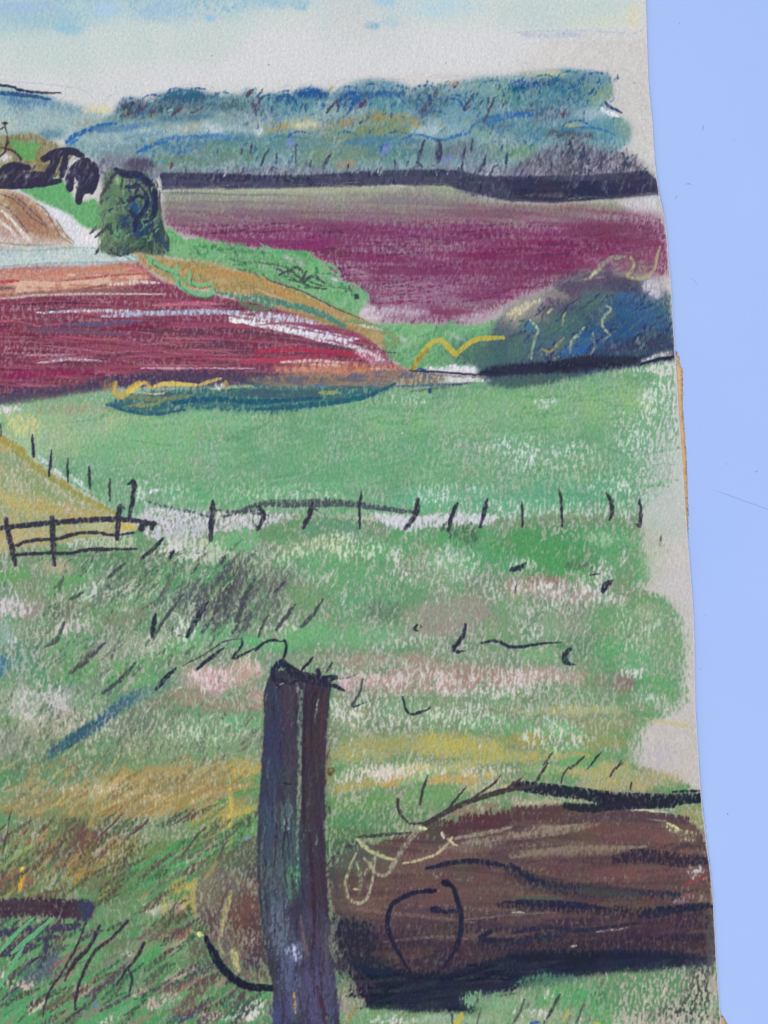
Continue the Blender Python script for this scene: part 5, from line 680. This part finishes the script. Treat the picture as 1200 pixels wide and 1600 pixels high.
# ---- smaller log end left of the post
stump = part('drawn_stump', None, 'brown rounded stump with a black curve left of the drawn post')
fill([(310, 1370), (330, 1350), (370, 1345), (420, 1360), (425, 1540), (380, 1528), (350, 1505), (325, 1460), (305, 1420)], [(118, 108, 92), (104, 96, 92)], .8, 8, 5, .15, tex='sm')
blobs([(385, 1430, 30, 44, 0, (104, 74, 74), (112, 82, 78)), (400, 1470, 20, 40, 0, (92, 70, 74)), (330, 1440, 18, 26, 30, (104, 80, 80)), (375, 1345, 34, 16, -20, (98, 112, 96)), (330, 1385, 20, 26, 0, (132, 128, 104)), (395, 1360, 26, 16, 0, (90, 90, 92)), (400, 1500, 18, 24, 0, (84, 70, 82)), (312, 1480, 16, 20, 30, (104, 110, 100)), (345, 1400, 16, 16, 0, (116, 110, 92))], .85)
for P, c, w, D in [([(362, 1392), (356, 1414), (350, 1436), (346, 1462)], (176, 164, 116), 8, .7), ([(364, 1482), (368, 1500), (374, 1516)], (186, 180, 122), 12, .75), ([(342, 1464), (345, 1480), (352, 1492)], (160, 156, 116), 6, .7), ([(304, 1372), (302, 1400), (306, 1430)], (168, 164, 112), 9, .7), ([(340, 1345), (330, 1360), (318, 1376)], (150, 138, 96), 8, .7), ([(358, 1380), (348, 1408), (340, 1430)], (96, 78, 80), 4, .8), ([(310, 1458), (316, 1460)], (226, 224, 160), 8, 1), ([(310, 1478), (324, 1500), (334, 1508)], (92, 92, 98), 8, .6)]:
    stroke(P, c, w, D)
curve = part('drawn_curve', stump)
stroke([(322, 1463), (332, 1484), (346, 1508), (366, 1528), (390, 1540), (430, 1542)], (30, 32, 52), 13, 1.1, .35, (.5, .8), ids=curve)
# ---- bottom right grass under the log
use(grass)
fill([(500, 1580), (560, 1575), (740, 1585), (860, 1528), (1000, 1518), (1120, 1510), (1140, 1860), (500, 1860)], [(112, 160, 122), (96, 152, 106), (140, 168, 140)], .8, 6, 6, .18, ids=True, tex='sm', tex2='mid')
blob2([(860, 1530, 60, 10, -5, .85, (80, 122, 104)), (900, 1555, 60, 16, -10, .85, (88, 162, 108)), (960, 1570, 40, 24, 0, .85, (92, 166, 106)), (850, 1590, 60, 16, -10, .7, (150, 172, 146)), (840, 1580, 20, 8, 0, .6, (206, 202, 204)), (1000, 1540, 44, 16, 0, .7, (110, 128, 118)), (1050, 1550, 40, 30, 0, .6, (112, 118, 112)), (1090, 1540, 22, 30, 0, .65, (120, 122, 118)), (1040, 1590, 50, 14, 0, .6, (176, 168, 160)), (1000, 1590, 20, 14, 0, .5, (206, 202, 204)), (1080, 1530, 30, 14, 0, .6, (90, 90, 92)), (760, 1560, 44, 12, 0, .8, (120, 160, 128)), (700, 1592, 60, 8, 0, .8, (150, 178, 160)), (580, 1590, 34, 12, 0, .85, (110, 158, 118)), (540, 1570, 18, 20, 0, .7, (160, 150, 140)), (800, 1565, 40, 10, -10, .7, (130, 170, 138)), (1085, 1500, 24, 16, 0, .5, (60, 60, 74)), (615, 1592, 40, 8, 0, .6, (206, 206, 206))])
fill([(960, 1545), (1010, 1520), (1120, 1508), (1130, 1640), (940, 1640)], [(192, 186, 184)], .55, 10, 5, ids=False)
fill([(930, 1530), (1000, 1512), (1118, 1506), (1128, 1600), (1000, 1590), (920, 1560)], [(72, 74, 80)], .46, 10, 5, ids=False, coarse=True, w=.45, dust=.2)
fill([(930, 1530), (1000, 1516), (1090, 1512), (1060, 1570), (960, 1590)], [(92, 146, 104)], .55, 10, 5, ids=False, coarse=True, w=.3, dust=.15)
blob2([(1110, 1480, 8, 60, 0, .5, (84, 84, 90)), (1112, 1560, 8, 40, 0, .6, (170, 164, 160))])
for P, c, w, D in [([(556, 1570), (545, 1590), (540, 1600)], (160, 138, 84), 7, .7), ([(720, 1582), (716, 1592), (708, 1604)], (196, 178, 84), 10, .95), ([(706, 1582), (706, 1600)], (50, 56, 84), 3.5, .95), ([(752, 1572), (744, 1600)], (92, 100, 100), 4, .8), ([(818, 1560), (812, 1580), (800, 1600)], (84, 84, 84), 5, .85), ([(874, 1552), (864, 1572), (848, 1600)], (56, 58, 72), 6, .9), ([(912, 1566), (905, 1584), (898, 1604)], (76, 100, 84), 5, .85), ([(904, 1552), (890, 1578)], (110, 140, 110), 5, .7), ([(888, 1576), (880, 1594)], (190, 174, 100), 6, .85), ([(828, 1598), (842, 1596)], (70, 96, 166), 7, .9), ([(928, 1596), (936, 1600)], (196, 176, 96), 6, .8)]:
    stroke(P, c, w, D)
hatch([(820, 1530), (1100, 1510), (1120, 1600), (760, 1600)], [(88, 160, 106), (112, 118, 112), (150, 170, 144), (206, 204, 202)], 90, -72, 16, 5, .5, 8)
# ---- big post
post = part('drawn_post', None, 'tall dark wooden post drawn in the foreground')
PO = [(426, 1044), (470, 1054), (518, 1062), (513, 1110), (508, 1200), (508, 1290), (512, 1400), (518, 1480), (526, 1540), (532, 1600), (560, 1860), (440, 1860), (428, 1600), (426, 1540), (412, 1470), (405, 1400), (402, 1330), (406, 1240), (412, 1160), (413, 1080)]
fill(PO, [(56, 58, 74), (66, 60, 72), (52, 54, 72)], 1.25, 1, 1.0, .1, tex='v', tex2='sm')
for cx, cy, rx, ry, a, c, D in [(428, 1150, 14, 80, 0, (56, 64, 92), .9), (424, 1230, 16, 60, 0, (58, 68, 94), .85), (450, 1100, 12, 40, 0, (74, 62, 78), .9), (455, 1200, 14, 60, 0, (72, 70, 82), .85), (494, 1140, 16, 80, 0, (66, 56, 72), .95), (492, 1260, 16, 60, 0, (64, 60, 74), .9), (446, 1310, 26, 60, 0, (74, 98, 100), .8), (455, 1380, 14, 30, 0, (84, 132, 104), .85), (430, 1370, 20, 60, 0, (82, 98, 106), .8), (440, 1450, 22, 50, 0, (98, 108, 128), .75), (420, 1300, 12, 50, 0, (64, 80, 104), .85), (490, 1380, 20, 60, 0, (66, 66, 92), .85), (484, 1470, 22, 60, 0, (74, 70, 98), .85), (462, 1490, 14, 24, 0, (150, 154, 190), .7), (456, 1540, 20, 50, 0, (90, 98, 132), .85), (500, 1560, 30, 60, 0, (84, 80, 116), .85), (440, 1580, 14, 40, 0, (72, 76, 118), .85), (508, 1480, 10, 50, 0, (84, 76, 92), .8), (452, 1265, 8, 20, 0, (110, 124, 134), .6), (448, 1290, 6, 8, 0, (190, 200, 220), .7), (442, 1278, 6, 6, 0, (150, 158, 150), .7)]:
    patch(cx, cy, rx, ry, [tuple(v*1.0 for v in c)], D*.9, a, soft=6, dn=.2, tex='v', tex2='sm', dust=.45)
hatch([(430, 1070), (506, 1080), (504, 1300), (520, 1590), (440, 1590), (412, 1380), (416, 1200)], [(50, 50, 70), (72, 70, 84), (62, 50, 62), (80, 90, 100)], 130, 89, 60, 4, .55, 3)
fill([(476, 1076), (512, 1072), (506, 1200), (506, 1290), (512, 1420), (480, 1420), (476, 1250)], [(70, 56, 64), (62, 52, 64)], .6, 4, 2, .15, ids=False, tex='v')
for P, c, w, D in [([(471, 1078), (469, 1130), (469, 1200), (467, 1260), (464, 1330)], (116, 134, 122), 8, .72), ([(464, 1068), (468, 1090)], (140, 132, 140), 6, .7), ([(478, 1076), (476, 1130), (474, 1200), (476, 1300)], (54, 44, 60), 6, .9), ([(496, 1076), (488, 1100), (486, 1180)], (50, 44, 60), 4, .8), ([(508, 1080), (504, 1120), (500, 1160)], (82, 58, 66), 5, .8), ([(498, 1084), (492, 1130)], (136, 142, 144), 3.5, .6), ([(484, 1300), (488, 1360), (492, 1430), (490, 1480)], (60, 44, 60), 7, .85), ([(502, 1280), (504, 1360), (512, 1430)], (62, 50, 64), 8, .85), ([(496, 1540), (504, 1570), (510, 1610)], (70, 50, 66), 8, .8), ([(470, 1430), (476, 1470), (482, 1490)], (108, 92, 100), 6, .7), ([(438, 1222), (456, 1224)], (46, 42, 58), 4, .85), ([(460, 1550), (462, 1580)], (176, 148, 100), 6, .6), ([(470, 1200), (466, 1250)], (144, 142, 120), 5, .6), ([(458, 1474), (462, 1500)], (190, 196, 224), 7, .6), ([(432, 1074), (440, 1068), (452, 1066)], (150, 144, 150), 3, .6), ([(466, 1340), (464, 1380)], (110, 170, 128), 5, .6), ([(414, 1290), (408, 1350), (414, 1440)], (86, 106, 104), 5, .6), ([(528, 1400), (520, 1360), (526, 1336)], (70, 76, 82), 7, .7), ([(530, 1430), (516, 1470), (524, 1500)], (110, 112, 108), 8, .5)]:
    stroke(P, c, w, D, .45)
cap = part('drawn_post_top', post, 'ragged black strokes across the top of the post')
for P, w in [([(445, 1000), (448, 1012), (444, 1026), (438, 1038)], 5), ([(428, 1046), (440, 1036), (452, 1044), (470, 1054), (500, 1060), (524, 1058)], 13), ([(426, 1044), (428, 1060), (440, 1064)], 8), ([(456, 1052), (480, 1062), (512, 1070)], 10), ([(496, 1046), (500, 1056)], 8), ([(512, 1070), (526, 1072), (538, 1079)], 7), ([(472, 1046), (482, 1036), (490, 1026)], 5), ([(510, 1050), (520, 1034)], 3.5), ([(430, 1060), (436, 1074)], 6), ([(440, 1060), (452, 1068), (468, 1062)], 6)]:
    stroke(P, (42, 44, 62), w, 1.05, .4, (.8, .6), ids=cap)
for P, w in (([(524, 1060), (545, 1058), (560, 1052)], 3.5), ([(500, 1045), (520, 1044)], 3)): stroke(P, (110, 104, 108), w, .6)
nail = part('drawn_nail', None, 'small round brown nail mark beside the post')
patch(516, 1204, 6, 6, [(84, 78, 58)], 1.1, 0, 1); IDS[1200-Y0:1209-Y0, 512-X0:521-X0] = nail
patch(516, 1203, 3, 3, [(130, 126, 96)], 1, 0, 1)
stroke([(523, 1433), (524, 1434)], (30, 30, 40), 4, 1)
# ---- gate
gate = part('drawn_gate', None, 'dark five stroke gate at the left')
for P in ([(62, 822), (60, 846)], ): pass
fill([(14, 826), (80, 822), (82, 846), (40, 848), (22, 866), (14, 862)], [(188, 172, 124)], .55, 3, 3, ids=False)
fill([(188, 816), (214, 818), (216, 830), (190, 830)], [(196, 178, 92)], .9, 2, 2, ids=False)
fill([(100, 846), (190, 838), (214, 834), (214, 856), (110, 860)], [(196, 198, 196), (178, 190, 160)], .7, 3, 3, ids=False)
DK = (54, 54, 68)
for nm, L in (('gate_rail', [([(3, 825), (30, 822), (80, 817), (120, 814), (170, 811), (210, 813), (240, 819)], 9)]), ('gate_rail', [([(28, 852), (40, 847), (60, 843), (90, 842), (120, 834), (150, 832), (180, 836), (210, 832)], 6)]), ('gate_rail', [([(28, 867), (70, 864), (110, 864), (140, 859), (180, 858), (214, 858)], 6)]),
              ('gate_post', [([(11, 812), (16, 840), (21, 860), (25, 882)], 9)]), ('gate_post', [([(83, 808), (84, 840), (86, 882)], 9)]), ('gate_post', [([(189, 792), (185, 812), (184, 842)], 10)]), ('gate_latch', [([(220, 826), (226, 818), (244, 818)], 8), ([(222, 828), (232, 816)], 8), ([(228, 812), (232, 818)], 5), ([(238, 826), (241, 816)], 7)])):
    g = part(nm, gate)
    for P, w in L: stroke(P, DK, w, 1.0, .45, (.9, .7), ids=g)
stroke([(26, 852), (32, 852)], DK, 7, .9)
stroke([(110, 868), (150, 868), (210, 864)], (92, 128, 96), 5, .6)
# ---- fence posts
fence = part('drawn_fence', None, 'row of short dark fence posts across the drawing')
for P, w in [([(333, 783), (331, 812), (330, 844)], 9), ([(404, 790), (412, 806), (403, 828)], 8), ([(489, 786), (484, 804), (474, 824)], 9), ([(565, 768), (562, 790), (562, 826)], 5), ([(653, 779), (650, 802), (634, 826)], 9), ([(714, 786), (706, 806), (700, 830)], 8), ([(761, 780), (756, 800), (750, 824)], 7), ([(815, 786), (816, 800), (816, 824)], 5), ([(872, 764), (876, 784), (878, 824)], 5.5), ([(946, 770), (954, 784), (956, 800), (952, 812)], 7), ([(998, 780), (1000, 800), (999, 822), (994, 819)], 6),
             ([(3, 662), (3, 682)], 3), ([(52, 680), (53, 696), (54, 714)], 6), ([(82, 704), (80, 724), (78, 744)], 5), ([(107, 716), (107, 734), (108, 754)], 4), ([(140, 730), (141, 748), (142, 764)], 5), ([(173, 748), (172, 766), (173, 782)], 5), ([(202, 756), (210, 754), (209, 775), (203, 806)], 8)]:
    g = part('post', fence)
    stroke(P, (50, 54, 66), w, .98, .45, (.5, .7), ids=g)
for P in ([(190, 790), (196, 796)], [(645, 800), (640, 824)], [(704, 820), (704, 840)], [(395, 812), (402, 826)], [(484, 790), (500, 800)]): stroke(P, (70, 76, 84), 5, .6)
hatch([(690, 820), (760, 816), (750, 850), (700, 850)], [(76, 110, 88)], 16, -70, 20, 6, .5)

# ---- paper grain over everything that was drawn
inside = (IDS > 0)
K = np.full((H, W), 0.03, np.float32)
_y = np.arange(Y0, Y1)[:, None]
K += 0.07*np.clip((_y-600)/60, 0, 1)*(IDS != log)*(IDS != post)*inside
K *= np.clip(0.75+0.5*N_MID*0.6+0.35*N_LO, 0.15, 1.6)
K = blur(K, 3)
tint = np.array((200, 204, 200), np.float32)
hol = np.clip((T-0.70)/0.2, 0, 1)*K
C += (tint-C)*hol[..., None]
C *= (1-0.0*blur(((IDS == grass)).astype(np.float32)*np.clip((_y-830)/60, 0, 1).astype(np.float32), 3))[..., None]
wm = blur((IDS == grass).astype(np.float32), 3)*np.clip((_y-1080)/80, 0, 1)
C[..., 2] *= 1-0.06*wm; C[..., 1] *= 1-0.015*wm
L_ = C.mean(-1, keepdims=True); gm = ((IDS == meadow) | (IDS == grass)) & (C[..., 1] > C[..., 0]+12) & (C[..., 1] > C[..., 2]+6)
C += (L_-C)*(0.04*blur(gm.astype(np.float32), 2))[..., None]
FN = noise(0.8, 2.2, 8, 5); FW = noise(1.0, 1.0, 0, 3)
C *= (1+(0.016+0.022*(IDS > 1))*np.clip(FN, -2.2, 2.2)+0.014*np.clip(FW, -2, 2))[..., None]
C += np.stack([noise(14, 14), noise(12, 16), noise(15, 12)], -1)*1.3*(IDS > 1)[..., None]
# ---------------------------------------------------------------- the sheet as a mesh, cut along the drawn shapes
_st = 1.25
gx_ = np.concatenate([np.arange(-460, -20, 8.0), np.arange(-20, 1000, _st)])
ncol_e = 100                                   # last columns follow the cut edge
gy_ = np.concatenate([np.arange(-238, -14, 7.0), np.arange(-14, 1614, _st), np.arange(1614, 1858, 7.0)])
nr, nc = len(gy_), len(gx_)+ncol_e
xe = edge(gy_)
X = np.empty((nr, nc)); X[:, :len(gx_)] = gx_
q = np.arange(1, ncol_e+1)/ncol_e
xl = gx_[-1]
# keep the drawing undistorted: columns beyond xl share the way to the edge
X[:, len(gx_):] = xl+(xe[:, None]-xl)*q[None]
# where the edge is left of a regular column, squeeze the last stretch
Yv = np.repeat(gy_[:, None], nc, 1)
def sample(A, x, y):
    x = np.clip(x-X0, 0, W-2); y = np.clip(y-Y0, 0, H-2)
    i = x.astype(int); j = y.astype(int); fx = (x-i)[..., None]; fy = (y-j)[..., None]
    return (A[j, i]*(1-fx)+A[j, i+1]*fx)*(1-fy)+(A[j+1, i]*(1-fx)+A[j+1, i+1]*fx)*fy
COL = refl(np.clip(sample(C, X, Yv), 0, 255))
Z = sheet_z(X, Yv)+TH
BX, BY = wx(600), wy(1860)
VV = np.stack([wx(X)-BX, wy(Yv)-BY, Z], -1)
cxx = (X[:-1, :-1]+X[1:, 1:])/2; cyy = (Yv[:-1, :-1]+Yv[1:, 1:])/2
FID = IDS[np.clip((cyy-Y0).round().astype(int), 0, H-1), np.clip((cxx-X0).round().astype(int), 0, W-1)].ravel()
FID = np.where(FID < 0, 0, FID)
FA = grid_faces(nr, nc)
VV = VV.reshape(-1, 3); COL = COL.reshape(-1, 3)
M_P, t, b = material('pastel_on_rough_paper', 0.92, 0.08)
at = t.nodes.new('ShaderNodeAttribute'); at.attribute_name = 'pigment'
n = nz(t, 1500, 4, 0.7, stretch=(1, 0.6, 1)); r = ramp(t, n.outputs[0], [(0.25, (0.90,)*3), (0.75, (1.08,)*3)])
mm = t.nodes.new('ShaderNodeMix'); mm.data_type = 'RGBA'; mm.blend_type = 'MULTIPLY'; mm.inputs[0].default_value = 1
t.links.new(at.outputs['Color'], mm.inputs[6]); t.links.new(r.outputs[0], mm.inputs[7]); t.links.new(mm.outputs[2], b.inputs['Base Color'])
n = nz(t, 950, 3, 0.65, stretch=(1, 0.5, 1)); bump(t, b, n.outputs[0], 0.35, 0.00035)
root = bpy.data.objects.new('pastel_drawing', None); link(root); root.location = (BX, BY, 0)
root['label'] = 'old pastel landscape drawing on rough paper with fields, woodland, a post and a fallen log'; root['category'] = 'drawing'
objs = {}
for k, rec in enumerate(IDN):
    name, par = rec[0], rec[1]; lab = rec[2] if len(rec) > 2 else None
    f = FA[FID == k]
    if len(f) == 0:
        if name not in ('drawn_gate', 'drawn_fence'): print('no faces', name, k); continue
        o = bpy.data.objects.new(name, None); link(o, root); objs[k] = o; o['label'] = lab; continue
    u, inv = np.unique(f, return_inverse=True)
    v = VV[u]; c = COL[u]; f = inv.reshape(f.shape)
    if k == 0:                                 # bare paper also carries the cut edge and the underside
        ring = [(i*nc+nc-1) for i in range(nr)]
        e0 = VV[ring]; e1 = e0+(0.00042, 0, -0.00008); e2 = e0+(0.00046, 0, -TH)
        core = refl((222, 222, 246)); core2 = refl((150, 142, 150))
        n0 = len(v)
        v = np.vstack([v, e0, e1, e2]); c = np.vstack([c, np.repeat([core], nr*2, 0), np.repeat([core2], nr, 0)])
        i = np.arange(nr-1)
        f = np.vstack([f]+[np.stack([n0+a*nr+i+1, n0+(a+1)*nr+i+1, n0+(a+1)*nr+i, n0+a*nr+i], -1) for a in (0, 1)])
        bx = np.concatenate([np.linspace(0, .9, 24), [.95, 1.0]])
        by = gy_[::12]; ee = edge(by)
        UX = -460+(ee[:, None]+460)*bx[None]; UY = np.repeat(by[:, None], len(bx), 1)
        uv = np.stack([wx(UX)-BX, wy(UY)-BY, sheet_z(UX, UY)-0.0001], -1).reshape(-1, 3)
        n1 = len(v); v = np.vstack([v, uv]); c = np.vstack([c, np.repeat([refl((196, 180, 160))], len(uv), 0)])
        f = np.vstack([f, grid_faces(len(by), len(bx))[:, ::-1]+n1])
    o = mesh_obj(name, v, f, M_P, objs[par] if par is not None else root, cols=c, smooth=True)
    if lab: o['label'] = lab
    objs[k] = o
